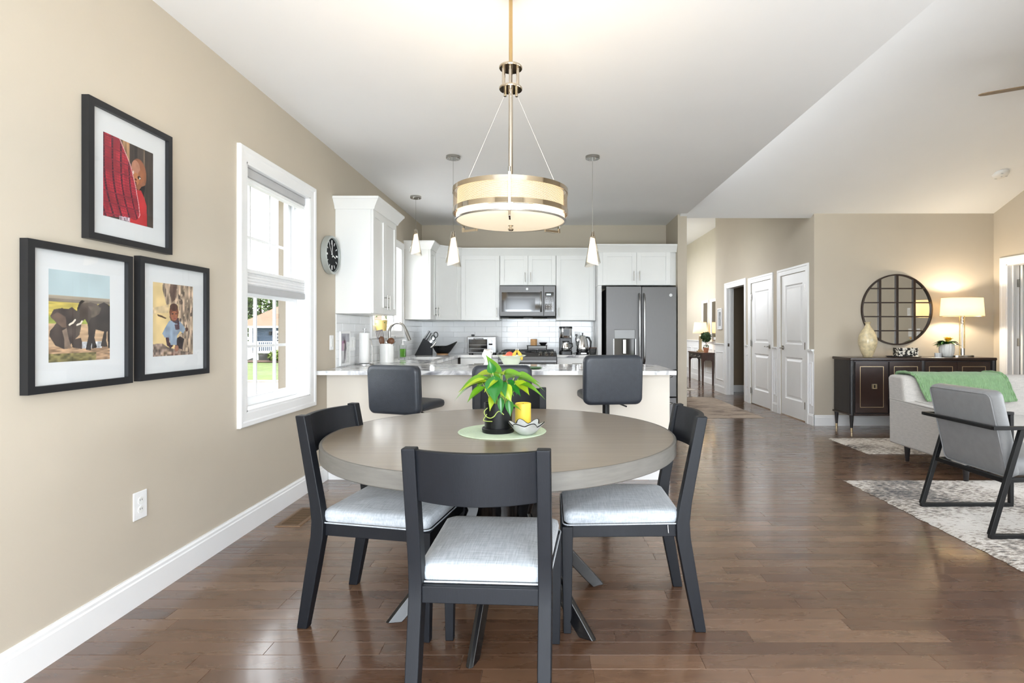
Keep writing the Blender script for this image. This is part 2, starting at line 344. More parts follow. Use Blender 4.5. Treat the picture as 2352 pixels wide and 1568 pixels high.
# ------------------------------------------------------------------ mesh building
def smooth_path(pts, n=5):
    """Catmull-Rom through the points"""
    P = [Vector(p) for p in pts]; P = [P[0]*2-P[1]]+P+[P[-1]*2-P[-2]]; out = []
    for i in range(1, len(P)-2):
        for k in range(n):
            t = k/n; a, b, c, d = P[i-1:i+3]
            out.append(.5*((2*b)+(c-a)*t+(2*a-5*b+4*c-d)*t*t+(3*b-a-3*c+d)*t**3))
    return out+[P[-2]]
class B:
    def __init__(s): s.v = []; s.f = []
    def add(s, vs, fs, T=None):
        o = len(s.v)
        for v in vs:
            v = Vector(v)
            s.v.append(tuple(T @ v) if T else tuple(v))
        s.f += [tuple(i+o for i in f) for f in fs]
        return s
    def box(s, x0, x1, y0, y1, z0, z1, T=None):
        vs = [(x0,y0,z0),(x1,y0,z0),(x1,y1,z0),(x0,y1,z0),(x0,y0,z1),(x1,y0,z1),(x1,y1,z1),(x0,y1,z1)]
        return s.add(vs, [(0,3,2,1),(4,5,6,7),(0,1,5,4),(1,2,6,5),(2,3,7,6),(3,0,4,7)], T)
    def prism(s, pts, a, b, axis='Z', T=None):
        """polygon pts extruded from a to b along axis; pts are the two other coordinates in cyclic order"""
        def mk(p, h):
            if axis == 'Z': return (p[0], p[1], h)
            if axis == 'X': return (h, p[0], p[1])
            return (p[0], h, p[1])
        ar = sum(pts[i][0]*pts[(i+1) % len(pts)][1]-pts[(i+1) % len(pts)][0]*pts[i][1] for i in range(len(pts)))
        if (ar < 0) != (axis == 'Y'): pts = pts[::-1]
        n = len(pts); vs = [mk(p, a) for p in pts]+[mk(p, b) for p in pts]
        fs = [tuple(range(n))[::-1], tuple(range(n, 2*n))]+[(i, (i+1) % n, n+(i+1) % n, n+i) for i in range(n)]
        return s.add(vs, fs, T)
    def loft(s, rings, cap=True, closed=False, T=None):
        n = len(rings[0]); vs = [p for r in rings for p in r]; fs = []
        m = len(rings)
        for k in range(m if closed else m-1):
            k2 = (k+1) % m
            for i in range(n): fs.append((k*n+i, k*n+(i+1) % n, k2*n+(i+1) % n, k2*n+i))
        if cap and not closed: fs += [tuple(range(n))[::-1], tuple(range((m-1)*n, m*n))]
        return s.add(vs, fs, T)
    def lathe(s, prof, n=32, c=(0, 0, 0), T=None, caps=True):
        rings = [[(c[0]+r*math.cos(2*PI*i/n), c[1]+r*math.sin(2*PI*i/n), c[2]+z) for i in range(n)] for r, z in prof]
        return s.loft(rings, caps, False, T)
    def cyl(s, p0, p1, r0, r1=None, n=16, T=None):
        return s.tube([p0, p1], [r0, r0 if r1 is None else r1], n, T)
    def tube(s, path, rad, n=10, T=None, cap=True):
        path = [Vector(p) for p in path]; m = len(path)
        if not hasattr(rad, '__len__'): rad = [rad]*m
        t0 = (path[1]-path[0]).normalized()
        ref = Vector((0, 0, 1)) if abs(t0.z) < .9 else Vector((1, 0, 0))
        u = t0.cross(ref).normalized(); rings = []
        for i in range(m):
            t = (path[min(i+1, m-1)]-path[max(i-1, 0)]).normalized()
            u = (u-t*u.dot(t)).normalized(); w = t.cross(u)
            rings.append([tuple(path[i]+(u*math.cos(2*PI*k/n)+w*math.sin(2*PI*k/n))*rad[i]) for k in range(n)])
        return s.loft(rings, cap, False, T)
    def bar(s, p0, p1, w, h, T=None, up=(0, 0, 1)):
        """square bar from p0 to p1"""
        p0 = Vector(p0); p1 = Vector(p1); t = (p1-p0).normalized(); upv = Vector(up)
        if abs(t.dot(upv)) > .98: upv = Vector((0, 1, 0))
        u = t.cross(upv).normalized(); v = u.cross(t)
        r = lambda p: [tuple(p+u*a*w/2+v*b*h/2) for a, b in ((-1,-1),(1,-1),(1,1),(-1,1))]
        return s.loft([r(p0), r(p1)], True, False, T)
    def ball(s, c, rx, ry=None, rz=None, n=16, m=10, T=None):
        ry = rx if ry is None else ry; rz = rx if rz is None else rz
        rings = [[(c[0]+rx*math.sin(PI*(k+.02*(k == 0)-.02*(k == m))/m)*math.cos(2*PI*i/n), c[1]+ry*math.sin(PI*(k+.02*(k == 0)-.02*(k == m))/m)*math.sin(2*PI*i/n),
                   c[2]-rz*math.cos(PI*k/m)) for i in range(n)] for k in range(m+1)]
        return s.loft(rings, True, False, T)
    def grid(s, fn, nu, nv, T=None):
        vs = [fn(i/nu, j/nv) for j in range(nv+1) for i in range(nu+1)]
        fs = [(j*(nu+1)+i, j*(nu+1)+i+1, (j+1)*(nu+1)+i+1, (j+1)*(nu+1)+i) for j in range(nv) for i in range(nu)]
        return s.add(vs, fs, T)
    def obj(s, name, m, parent=None, bevel=0, seg=2, smooth=35, sub=0, solid=0, kind=None, fixn=True):
        me = bpy.data.meshes.new(name); me.from_pydata(s.v, [], s.f); me.validate()
        if fixn:
            bm = bmesh.new(); bm.from_mesh(me); bmesh.ops.recalc_face_normals(bm, faces=bm.faces); bm.to_mesh(me); bm.free()
        if smooth:
            me.shade_smooth(); me.set_sharp_from_angle(angle=math.radians(smooth))
        me.materials.append(MATS[m] if isinstance(m, str) else m)
        o = bpy.data.objects.new(name, me); C.objects.link(o)
        if parent: o.parent = parent
        if solid:
            q = o.modifiers.new('solid', 'SOLIDIFY'); q.thickness = solid; q.offset = 0
        if bevel:
            q = o.modifiers.new('bevel', 'BEVEL'); q.width = bevel; q.segments = seg; q.limit_method = 'ANGLE'; q.angle_limit = .6; q.harden_normals = True
        if sub:
            q = o.modifiers.new('sub', 'SUBSURF'); q.levels = sub; q.render_levels = sub
        if kind: o['kind'] = kind
        return o

def tag(o, label=None, cat=None, group=None, kind=None):
    if label: o['label'] = label
    if cat: o['category'] = cat
    if group: o['group'] = group
    if kind: o['kind'] = kind
    return o
def thing(name, label, cat, loc=(0, 0, 0), rotz=0, group=None):
    o = bpy.data.objects.new(name, None); C.objects.link(o); o.location = loc; o.rotation_euler = (0, 0, rotz)
    o.empty_display_size = .05
    return tag(o, label, cat, group)
def struct(b, name, m, parent=None, **k):
    o = b.obj(name, m, parent, **k)
    if not parent: o['kind'] = 'structure'
    return o
def dup(root, loc=None, rotz=None, label=None, parent=None):
    c = root.copy(); C.objects.link(c)
    if parent: c.parent = parent
    if loc is not None: c.location = loc
    if rotz is not None: c.rotation_euler = (0, 0, rotz)
    if label: c['label'] = label
    for ch in root.children: dup(ch, parent=c)
    return c
def rr(w, h, r, n=5, cx=0, cy=0):
    """rounded rectangle outline"""
    pts = []
    for sx, sy, a0 in ((1, 1, 0), (-1, 1, PI/2), (-1, -1, PI), (1, -1, 1.5*PI)):
        for k in range(n+1):
            a = a0+PI/2*k/n; pts.append((cx+sx*(w/2-r)+r*math.cos(a), cy+sy*(h/2-r)+r*math.sin(a)))
    return pts
def cushion(b, w, d, z0, z1, r=.04, puff=.015, w2=None, n=5, T=None):
    """soft rounded block, w wide (x), d deep (y); w2 = width at +y end"""
    rings = []
    w2 = w2 or w
    lev = [(0, -.012), (.18, -.002), (.5, 0), (.8, -.004), (.95, -.018), (1, -.045)]
    for t, ins in lev:
        ring = []
        for x, y in rr(w+2*ins, d+2*ins, r, n):
            k = 1+(w2/w-1)*((y/d)+.5); ring.append((x*k, y, z0+(z1-z0)*t))
        rings.append(ring)
    top = [(x*.55, y*.55, z1+puff) for x, y, z in rings[-1]]; rings.append(top)
    rings.append([(x*.15, y*.15, z1+puff*1.25) for x, y, z in rings[-2]])
    b.loft(rings, True, False, T)
    return b
# ================================================================== SETTING

def wall_cells(b, axis, c0, c1, u0, u1, z0, z1, holes=()):
    us = sorted({u0, u1, *[h[0] for h in holes], *[h[1] for h in holes]}); zs = sorted({z0, z1, *[h[2] for h in holes], *[h[3] for h in holes]})
    for i in range(len(us)-1):
        k = 0
        while k < len(zs)-1:
            um = (us[i]+us[i+1])/2; inh = lambda q: any(h[0] < um < h[1] and h[2] < (zs[q]+zs[q+1])/2 < h[3] for h in holes)
            if inh(k): k += 1; continue
            e = k
            while e+1 < len(zs)-1 and not inh(e+1): e += 1
            if axis == 'X': b.box(c0, c1, us[i], us[i+1], zs[k], zs[e+1])
            else: b.box(us[i], us[i+1], c0, c1, zs[k], zs[e+1])
            k = e+1
    return b

# ---- floor: sub-floor and boards running along X
floor = struct(B().box(XL-.1, XR+.1, YREAR-.1, 17.2, -.06, -.013), 'floor', 'dark_gap')
PW = .0865
def plank_geo(b, x0, x1, y0, y1):
    e = .0013; g = .00012; x0 += g; x1 -= g; y0 += g; y1 -= g
    o = len(b.v)
    for z, i in ((-.012, 0), (-.0012, 0), (0, e)):
        b.v += [(x0+i, y0+i, z), (x1-i, y0+i, z), (x1-i, y1-i, z), (x0+i, y1-i, z)]
    b.f += [(o+8, o+9, o+10, o+11)]
    for l in (0, 4):
        for k in range(4): b.f.append((o+l+k, o+l+(k+1) % 4, o+l+4+(k+1) % 4, o+l+4+k))
planks = []; row = 0; y = YREAR
rng = random.Random(11)
while y < 17:
    yc = y+PW/2
    if yc < 7.2: xa, xb = XL, XR
    elif yc < YB: xa, xb = XL, XHALL+.3
    else: xa, xb = 1.7, (5.4 if yc < 11.3 else 3.8)
    x = xa-rng.random()*.9
    while x < xb:
        L = rng.uniform(.38, 1.25); a, e = max(x, xa), min(x+L, xb)
        if e-a > .01: planks.append((a, e, y, y+PW, len(planks)))
        x += L
    y += PW; row += 1
def in_view(p):
    yc = (p[2]+p[3])/2
    if yc < 1.88: return False
    l = 1262+p[0]/yc*1271; r = 1262+p[1]/yc*1271
    return r > 30 and l < 2340
near = sorted([p for p in planks if in_view(p)], key=lambda p: p[2])[:290]
near_ids = {p[4] for p in near}
def pid_attr(me, ids):
    a = me.attributes.new('pid', 'FLOAT', 'FACE'); a.data.foreach_set('value', ids)
for p in near:
    b = B(); plank_geo(b, *p[:4]); o = b.obj('plank', 'floor_boards', floor, smooth=0, fixn=False)
    pid_attr(o.data, [p[4]*1.37]*len(o.data.polygons))
b = B(); ids = []
for p in planks:
    if p[4] in near_ids: continue
    n0 = len(b.f); plank_geo(b, *p[:4]); ids += [p[4]*1.37]*(len(b.f)-n0)
o = b.obj('distant_planks', 'floor_boards', floor, smooth=0, kind='stuff', fixn=False); pid_attr(o.data, ids)

# ---- walls
struct(wall_cells(B(), 'X', XL-.17, XL, YREAR-.15, YB+.12, 0, ZC+.1, [WIN1, WIN2]), 'wall_left', 'wall_paint')
struct(B().box(XL, 1.69, YB, YB+.12, 0, ZC+.1), 'wall_kitchen_back', 'wall_paint')
struct(wall_cells(B(), 'X', 1.672, 1.79, 7.21, 17, 0, 3.75, [HALLWIN, UNSEEN_HALLWIN2]), 'wall_kitchen_side', 'wall_paint')
DOORWAY = (9.70, 10.68, 0, 2.06); DA = (8.535, 9.40, 0, 2.035); DB = (7.375, 8.19, 0, 2.035)
struct(wall_cells(B(), 'X', XHALL, XHALL+.12, YMIR, 11.40, 0, 3.75, [DOORWAY, DA, DB]), 'wall_closets', 'wall_paint')
struct(B().box(XHALL+.12, 3.87, 11.28, 11.40, 0, 3.75), 'wall_hall_jog', 'wall_paint')
struct(B().box(3.75, 3.87, 11.40, 17, 0, 3.75), 'wall_hall', 'wall_paint')
struct(B().box(1.67, 3.87, 17, 17.12, 0, 3.75), 'wall_hall_end', 'wall_paint')
struct(B().box(XHALL+.12, XR, YMIR, YMIR+.12, 0, 3.0), 'wall_mirror_side', 'wall_paint')
RDOOR = (6.10, 6.95, 0, 2.06)
struct(wall_cells(B(), 'X', XR, XR+.14, YREAR, YMIR+.1, 0, 3.8, [RDOOR, RW1, RW2]), 'wall_right', 'wall_paint')
struct(wall_cells(B(), 'Y', YREAR-.15, YREAR, XL-.17, XR+.14, 0, 3.8, [RR1, RR2]), 'wall_rear', 'wall_paint')
struct(B().box(1.78, 1.90, YREAR, 1.55, 0, 3.7), 'light_blocking_wall', 'wall_paint')  # unseen wall added to block rear window light from the living room
# rooms behind the open doorways
b = B().box(XHALL+.12, 5.6, 11.15, 11.27, 0, 2.6).box(XHALL+.12, 5.6, 9.28, 9.40, 0, 2.6).box(5.5, 5.6, 9.4, 11.15, 0, 2.6).box(XHALL+.12, 5.6, 9.3, 11.2, 2.5, 2.6)
struct(b, 'wall_side_room', 'taupe_paint')
struct(B().box(XHALL+.12, 5.5, 11.132, 11.15, 0, .14), 'baseboard_side_room', 'white_trim', bevel=.004)
b = B().box(XR+.14, 8.2, 7.02, 7.12, 0, 2.6).box(XR+.14, 8.2, 5.0, 5.1, 0, 2.6).box(8.1, 8.2, 5.1, 7.02, 0, 2.6).box(XR+.14, 8.2, 5.0, 7.1, 2.5, 2.6).box(XR, 8.2, 5.0, 7.1, -.06, 0)
struct(b, 'wall_bedroom', 'wall_paint')
# ---- ceilings
struct(B().box(XL-.1, 1.78, YREAR-.15, YB+.1, ZC, ZC+.12), 'ceiling_flat', 'ceiling_paint')
YR, ZR = 4.94, 3.625
b = B().prism([(YMIR+.1, ZC-.04), (YMIR, ZC), (YR, ZR), (YREAR-.1, ZR), (YREAR-.1, ZR+.15), (YMIR+.1, ZR+.15)], 1.70, XR+.1, 'X')
struct(b, 'ceiling_vault', 'ceiling_paint')
struct(B().box(1.79, 3.87, YMIR+.1, 17.1, 3.57, 3.7), 'ceiling_hall', 'ceiling_paint')

# ---- baseboards: flat board with a stepped cap
def base_prof(h=.137):
    return [(0, 0), (.016, 0), (.016, h-.03), (.012, h-.024), (.012, h-.012), (.006, h-.004), (.006, h), (0, h)]
def baseboard(name, wall, c, u0, u1, h=.137):
    """wall: 'L' boards face +X, 'R' face -X, 'B' face -Y"""
    b = B()
    if wall == 'L': b.prism([(c+p, z) for p, z in base_prof(h)], u0, u1, 'Y')
    elif wall == 'R': b.prism([(c-p, z) for p, z in base_prof(h)], u0, u1, 'Y')
    else: b.prism([(c-p, z) for p, z in base_prof(h)], u0, u1, 'X')
    return struct(b, name, 'white_trim', smooth=0)
baseboard('baseboard_left', 'L', XL, YREAR, 4.55)
baseboard('baseboard_mirror_side', 'B', YMIR, XHALL-.0, XR)
baseboard('baseboard_right', 'R', XR, YREAR, 6.02)
baseboard('baseboard_right_corner', 'R', XR, 7.03, YMIR)
baseboard('baseboard_kitchen_side', 'B', 7.21, 1.672, 1.79)

# ---- door and opening casings
def mitred(b, axis, c, out, u0, u1, z0, z1, prof, floor=False):
    """frame around the opening u0..u1, z0..z1: prof = (distance from the opening, height above the wall)"""
    rings = []
    for o, t in prof:
        zb = z0 if floor else z0-o
        r = [(u0-o, zb), (u1+o, zb), (u1+o, z1+o), (u0-o, z1+o)]
        rings.append([(c+out*t, u, z) if axis == 'X' else (u, c+out*t, z) for u, z in r])
    return b.loft(rings, False, True)
def casing(b, axis, c, out, u0, u1, top, w=.088):
    return mitred(b, axis, c, out, u0, u1, -.011, top, [(-.004, 0), (-.004, .010), (.008, .013), (w*.6, .014), (w*.68, .019), (w*.94, .021), (w, .017), (w, 0)], True)
struct(casing(B(), 'X', XHALL, -1, DOORWAY[0], DOORWAY[1], 2.06), 'trim_1', 'white_trim', smooth=20)
struct(casing(B(), 'X', XHALL, -1, DA[0], DA[1], 2.035), 'trim_2', 'white_trim', smooth=20)
struct(casing(B(), 'X', XHALL, -1, DB[0], DB[1], 2.035), 'trim_3', 'white_trim', smooth=20)
struct(casing(B(), 'X', XR, -1, RDOOR[0], RDOOR[1], 2.06), 'trim_4', 'white_trim', smooth=20)
b = B().box(XHALL-.004, XHALL+.13, DOORWAY[0]-.001, DOORWAY[0]+.018, 0, 2.06).box(XHALL-.004, XHALL+.13, DOORWAY[1]-.018, DOORWAY[1]+.001, 0, 2.06).box(XHALL-.004, XHALL+.13, DOORWAY[0], DOORWAY[1], 2.042, 2.06)
b.box(XHALL+.05, XHALL+.09, DOORWAY[1]-.03, DOORWAY[1]-.018, 0, 2.045)
jamb = struct(b, 'trim_5', 'white_trim', bevel=.002)
B().box(XHALL+.015, XHALL+.045, DOORWAY[1]-.0205, DOORWAY[1]-.018, .93, .99).obj('strike_plate', 'nickel', jamb)
b = B().box(XR-.004, XR+.15, RDOOR[0]-.001, RDOOR[0]+.018, 0, 2.06).box(XR-.004, XR+.15, RDOOR[1]-.018, RDOOR[1]+.001, 0, 2.06).box(XR-.004, XR+.15, RDOOR[0], RDOOR[1], 2.042, 2.06)
b.box(XR+.06, XR+.09, RDOOR[1]-.03, RDOOR[1]-.018, 0, 2.045)
struct(b, 'trim_6', 'white_trim', bevel=.002)

# ---- two-panel interior doors
def door_leaf(b, w, h, t, panels, T=None):
    """leaf in x 0..w, z 0..h, y 0..t (front at y=0) with sunk and raised panels"""
    xs0, xs1 = panels[0][0], panels[0][1]
    b.box(0, xs0, 0, t, 0, h, T).box(xs1, w, 0, t, 0, h, T)
    zs = sorted(panels, key=lambda q: q[2]); z = 0
    for q in zs: b.box(xs0, xs1, 0, t, z, q[2], T); z = q[3]
    b.box(xs0, xs1, 0, t, z, h, T)
    for (a, c, z0, z1) in panels:
        r = lambda i, d: [(a+i, d, z0+i), (c-i, d, z0+i), (c-i, d, z1-i), (a+i, d, z1-i)]
        b.loft([r(0, .0), r(.018, .015), r(.032, .015), r(.06, .004)], False, False, T).add(r(.06, .004), [(0, 1, 2, 3)], T)
        r2 = lambda i, d: [(a+i, t-d, z0+i), (c-i, t-d, z0+i), (c-i, t-d, z1-i), (a+i, t-d, z1-i)]
        b.loft([r2(0, .0), r2(.018, .015), r2(.032, .015), r2(.06, .004)], False, False, T).add(r2(.06, .004), [(0, 1, 2, 3)], T)
def hinge(parent, loc, axis='Y'):
    b = B().cyl((0, 0, -.05), (0, 0, .05), .0065, n=8)
    if axis == 'Y': b.box(-.004, 0.0, -.03, .03, -.048, .048)
    else: b.box(-.03, .03, -.002, .002, -.048, .048)
    o = b.obj('hinge', 'nickel', parent); o.location = loc
def lever(parent, loc, sgn):
    b = B().cyl((0, 0, 0), (-.012, 0, 0), .031, n=20).cyl((-.012, 0, 0), (-.05, 0, 0), .011, n=12)
    b.tube([(-.05, 0, 0), (-.052, sgn*.03, .002), (-.05, sgn*.075, .004), (-.046, sgn*.115, 0)], [.012, .010, .0085, .007], 10)
    o = b.obj('door_handle', 'nickel', parent, smooth=50); o.location = loc
def closet_door(name, d, hinge_far, lev_sgn):
    y0, y1 = d[0]+.006, d[1]-.006; w = y1-y0
    root = bpy.data.objects.new(name, None); C.objects.link(root); root['kind'] = 'structure'
    T = Matrix.Translation((XHALL+.012, y1, .012)) @ Matrix.Rotation(-PI/2, 4, 'Z')   # x -> -Y, y -> +X
    b = B(); door_leaf(b, w, 2.015, .035, [(.13, w-.13, .24, .84), (.13, w-.13, 1.02, 1.87)], T)
    b.obj('door_leaf', 'white_trim', root, smooth=0)
    hy = y1+.001 if hinge_far else y0-.001
    for z in (.22, 1.02, 1.80): hinge(root, (XHALL-.002, hy, z))
    ly = y0+.065 if hinge_far else y1-.065
    lever(root, (XHALL+.012, ly, .98), lev_sgn)
    return root
closet_door('door_1', DA, True, 1)
closet_door('door_2', DB, False, -1)
# open bedroom door, swung into the far room
root = bpy.data.objects.new('door_3', None); C.objects.link(root); root['kind'] = 'structure'
b = B(); door_leaf(b, .80, 2.03, .035, [(.13, .67, .24, .84), (.13, .67, 1.02, 1.87)], Matrix.Translation((XR+.155, RDOOR[1]-.056, .012)))
b.obj('door_leaf', 'white_trim', root, smooth=0)
for z in (.25, 1.08, 1.82): hinge(root, (XR+.148, RDOOR[1]-.019, z), 'X')

# ---- wainscot: chair rail, stiles and sunk panels
def wainscot(name, c, spans, ztop=.985, rail=True):
    root = bpy.data.objects.new(name, None); C.objects.link(root); root['kind'] = 'structure'
    for (y0, y1) in spans:
        B().box(c-.006, c, y0, y1, 0, ztop-.02).obj('panel_board', 'white_trim', root)
        B().prism([(c, ztop-.055), (c-.014, ztop-.055), (c-.018, ztop-.03), (c-.036, ztop-.018), (c-.036, ztop), (c, ztop)], y0, y1, 'Y').obj('chair_rail', 'white_trim', root, smooth=0)
        B().prism([(c-p, z) for p, z in base_prof(.15)], y0, y1, 'Y').obj('base', 'white_trim', root, smooth=0)
        n = max(1, round((y1-y0)/.62)); w = (y1-y0)/n; mg = min(.09, w*.22)
        for k in range(n):
            a, e = y0+k*w+mg, y0+(k+1)*w-mg
            if e-a < .03: continue
            b = B()
            for (u0, u1, z0, z1) in ((a, e, .25, .27), (a, e, .80, .82), (a, a+.018, .27, .80), (e-.018, e, .27, .80)):
                b.prism([(c-.006, z0), (c-.018, z0+.004), (c-.018, z1-.004), (c-.006, z1)], u0, u1, 'Y') if z1-z0 < .1 else b.box(c-.016, c-.006, u0, u1, z0, z1)
            b.obj('panel_moulding', 'white_trim', root, smooth=0)
wainscot('trim_7', XHALL, [(YMIR+.0, DB[0]-.088), (DB[1]+.088, DA[0]-.088), (DA[1]+.088, DOORWAY[0]-.088), (DOORWAY[1]+.088, 11.40)])
wainscot('trim_8', 3.75, [(11.41, 17)], 1.0)

# ---- windows
def sash(root, name, x, y0, y1, z0, z1, fw=.045, t=.035, cols=3, rows=2, bot=None, glass=True):
    bot = bot or fw
    s = B().box(x-t/2, x+t/2, y0, y0+fw, z0, z1).box(x-t/2, x+t/2, y1-fw, y1, z0, z1).box(x-t/2, x+t/2, y0+fw, y1-fw, z0, z0+bot).box(x-t/2, x+t/2, y0+fw, y1-fw, z1-fw, z1).obj(name, 'white_vinyl', root, bevel=.003)
    ya, yb, za, zb = y0+fw, y1-fw, z0+bot, z1-fw
    for k in range(1, cols): yy = ya+(yb-ya)*k/cols; B().box(x-.008, x+.008, yy-.009, yy+.009, za, zb).obj('muntin', 'white_vinyl', s)
    for k in range(1, rows): zz = za+(zb-za)*k/rows; B().box(x-.0068, x+.0068, ya, yb, zz-.009, zz+.009).obj('muntin', 'white_vinyl', s)
    if glass:
        ys = [ya+(yb-ya)*k/cols for k in range(cols+1)]; zs = [za+(zb-za)*k/rows for k in range(rows+1)]
        for i in range(cols):
            for j in range(rows):
                B().box(x-.002, x+.002, ys[i]+.0005, ys[i+1]-.0005, zs[j]+.0005, zs[j+1]-.0005).obj('pane', 'window_glass', s, smooth=0)
    return s
def window_left(name, w, cw=.083, deep=.17, exterior=True):
    y0, y1, z0, z1 = w
    root = bpy.data.objects.new(name, None); C.objects.link(root); root['kind'] = 'structure'
    w = cw
    mitred(B(), 'X', XL, 1, y0, y1, z0, z1, [(-.002, 0), (-.002, .013), (.008, .016), (w*.6, .017), (w*.68, .023), (w*.94, .025), (w, .021), (w, 0)]).obj('casing', 'white_trim', root, smooth=20)
    x0 = XL-deep
    B().box(x0, XL+.012, y0-.001, y0+.014, z0, z1).box(x0, XL+.012, y1-.014, y1+.001, z0, z1).box(x0, XL+.012, y0, y1, z1-.014, z1+.001).box(x0, XL+.012, y0, y1, z0-.001, z0+.014).obj('jamb', 'white_trim', root, bevel=.002)
    b = B()
    for xx in (XL-.105, XL-.145):
        b.box(xx-.006, xx+.006, y0+.014, y0+.028, z0+.014, z1-.014).box(xx-.006, xx+.006, y1-.028, y1-.014, z0+.014, z1-.014)
    b.obj('track', 'white_vinyl', root)
    zm = (z0+z1)/2-.02
    sash(root, 'upper_sash', XL-.145, y0+.018, y1-.018, zm-.02, z1-.014)
    lo = sash(root, 'lower_sash', XL-.105, y0+.018, y1-.018, z0+.014, zm+.02, bot=.06)
    B().box(XL-.09, XL-.065, (y0+y1)/2-.03, (y0+y1)/2+.03, zm+.02, zm+.032).obj('sash_lock', 'white_vinyl', root, bevel=.004)
    return root
w1 = window_left('window_1', WIN1)
B().box(XL-.235, XL-.171, WIN1[1]+.0, WIN1[1]+.045, WIN1[2]-.05, WIN1[3]+.05).box(XL-.205, XL-.171, WIN1[1]+.045, WIN1[1]+.10, WIN1[2]-.05, WIN1[3]+.05).obj('exterior_board', 'tan_siding', w1, bevel=.003)
w2 = window_left('window_2', WIN2, .07)
# unseen windows beside and behind the camera position, added to light the rooms
def plain_window(name, axis, c, u0, u1, z0, z1, n, inward):
    root = bpy.data.objects.new(name, None); C.objects.link(root); root['kind'] = 'structure'
    def bx(b, a, e, p, q, d0=-.03, d1=.03):
        return b.box(c+d0, c+d1, a, e, p, q) if axis == 'X' else b.box(a, e, c+d0, c+d1, p, q)
    b = B(); f = .05
    bx(b, u0, u1, z0, z0+f); bx(b, u0, u1, z1-f, z1)
    for k in range(n+1): uu = u0+(u1-u0-f)*k/n; bx(b, uu, uu+f, z0+f, z1-f)
    b.obj('window_frame', 'white_vinyl', root, bevel=.003)
    for k in range(n):
        a = u0+(u1-u0-f)*k/n+f; e = u0+(u1-u0-f)*(k+1)/n
        g = B(); bx(g, a, e, z0+f, z1-f, -.002, .002); g.obj('pane', 'window_glass', root, smooth=0)
plain_window('unseen_window_3', 'X', XR+.07, *RW1, 2, -1)
plain_window('unseen_window_4', 'X', XR+.07, *RW2, 2, -1)
plain_window('unseen_window_5', 'Y', YREAR-.07, *RR1, 2, 1)
plain_window('unseen_window_6', 'Y', YREAR-.07, *RR2, 3, 1)
plain_window('window_7', 'X', 1.73, *HALLWIN, 3, 1)
plain_window('unseen_window_8', 'X', 1.73, *UNSEEN_HALLWIN2, 2, 1)  # second hall window, unseen, added to light the closet doors evenly
# ---- pleated blind: head rail at the top, folded stack held at mid window
t = thing('window_blind', 'white pleated top-down blind bunched halfway up the tall window', 'blind', (XL-.045, (WIN1[0]+WIN1[1])/2, 0))
hw = (WIN1[1]-WIN1[0])/2-.02
def pleats(z0, z1, n, d=.022):
    pts = [];
    for k in range(n+1):
        z = z0+(z1-z0)*k/n; pts.append((d if k % 2 else d*.6, z))
    return pts+[(-p, z) for p, z in pts[::-1]]
B().box(-.026, .026, -hw, hw, 2.165, 2.22).obj('head_rail', 'blind_grey', t, bevel=.006)
B().prism(pleats(2.13, 2.165, 4), -hw, hw, 'Y').obj('upper_pleats', 'blind_white', t, smooth=0)
B().box(-.024, .024, -hw, hw, 1.575, 1.60).obj('top_rail', 'blind_white', t, bevel=.005)
B().prism(pleats(1.50, 1.575, 8), -hw, hw, 'Y').obj('pleats', 'blind_white', t, smooth=0)
B().box(-.025, .025, -hw, hw, 1.455, 1.50).obj('bottom_rail', 'blind_grey', t, bevel=.006)
for yy in (-.28, .28): B().cyl((0, yy, 1.6), (0, yy, 2.14), .0007, n=5).obj('lift_cord', 'blind_white', t)

# ================================================================== OUTSIDE
GZ = -1.5
struct(B().box(-90, 60, -60, 21.5, GZ-.3, GZ), 'ground', 'lawn')
struct(B().box(-7, 16, -14, 18.5, GZ, GZ+.02), 'neutral_bounce_slab', 'concrete')  # unseen grey slab added to cut the green bounce from the lawn
struct(B().box(-90, 60, 21.5, 29.5, GZ-.3, GZ+.005), 'road', 'asphalt')
struct(B().box(-90, 60, 29.5, 29.8, GZ-.3, GZ+.12), 'kerb', 'concrete', bevel=.03)
b = B().prism([(29.8, GZ-.3), (29.8, GZ+.1), (40, GZ+.3), (90, GZ+.5), (90, GZ-.3)], -90, 60, 'X')
struct(b, 'lawn', 'lawn')
# neighbour's house
hz = GZ+.45
h = thing('house', 'blue-sided house with tan hip roof and white porch stairs across the road', 'house', (0, 0, 0))
B().box(-25.0, -11.5, 46, 56, GZ, -.35).obj('foundation', 'foundation', h)
wl = B().box(-25.0, -11.5, 46, 56, -.35, 1.55).obj('wall', 'blue_siding', h)
B().box(-25.7, -10.9, 45.4, 56.6, 1.55, 1.75).obj('eave', 'white_trim', h)
ev = [(-25.8, 45.3, 1.72), (-10.8, 45.3, 1.72), (-10.8, 56.7, 1.72), (-25.8, 56.7, 1.72)]
rd = [(-20.1, 51, 5.7), (-16.5, 51, 5.7)]
B().add(ev+rd, [(0, 1, 5, 4), (1, 2, 5), (2, 3, 4, 5), (3, 0, 4), (3, 2, 1, 0)]).obj('roof', 'roof_shingle', h, smooth=0)
d = B().box(-22.85, -22.0, 45.93, 46, -.3, 1.3).obj('house_door', 'white_trim', h)
for k in range(3): B().box(-22.62, -22.25, 45.9, 45.95, .35+k*.28, .57+k*.28).obj('pane', 'dark_glass', d)
B().box(-23.25, -23.05, 45.8, 46, .95, 1.25).obj('porch_light', 'black_metal', h, bevel=.03)
B().box(-23.6, -20.8, 44.4, 46, -.5, -.35).obj('porch_deck', 'white_trim', h)
for px in (-23.5, -20.9): B().box(px-.07, px+.07, 44.45, 44.6, GZ+.3, .45).obj('porch_post', 'white_trim', h)
for px in (-24.85, -24.3): B().box(px-.09, px+.09, 44.9, 45.1, GZ+.3, 1.6).obj('column', 'white_trim', h)
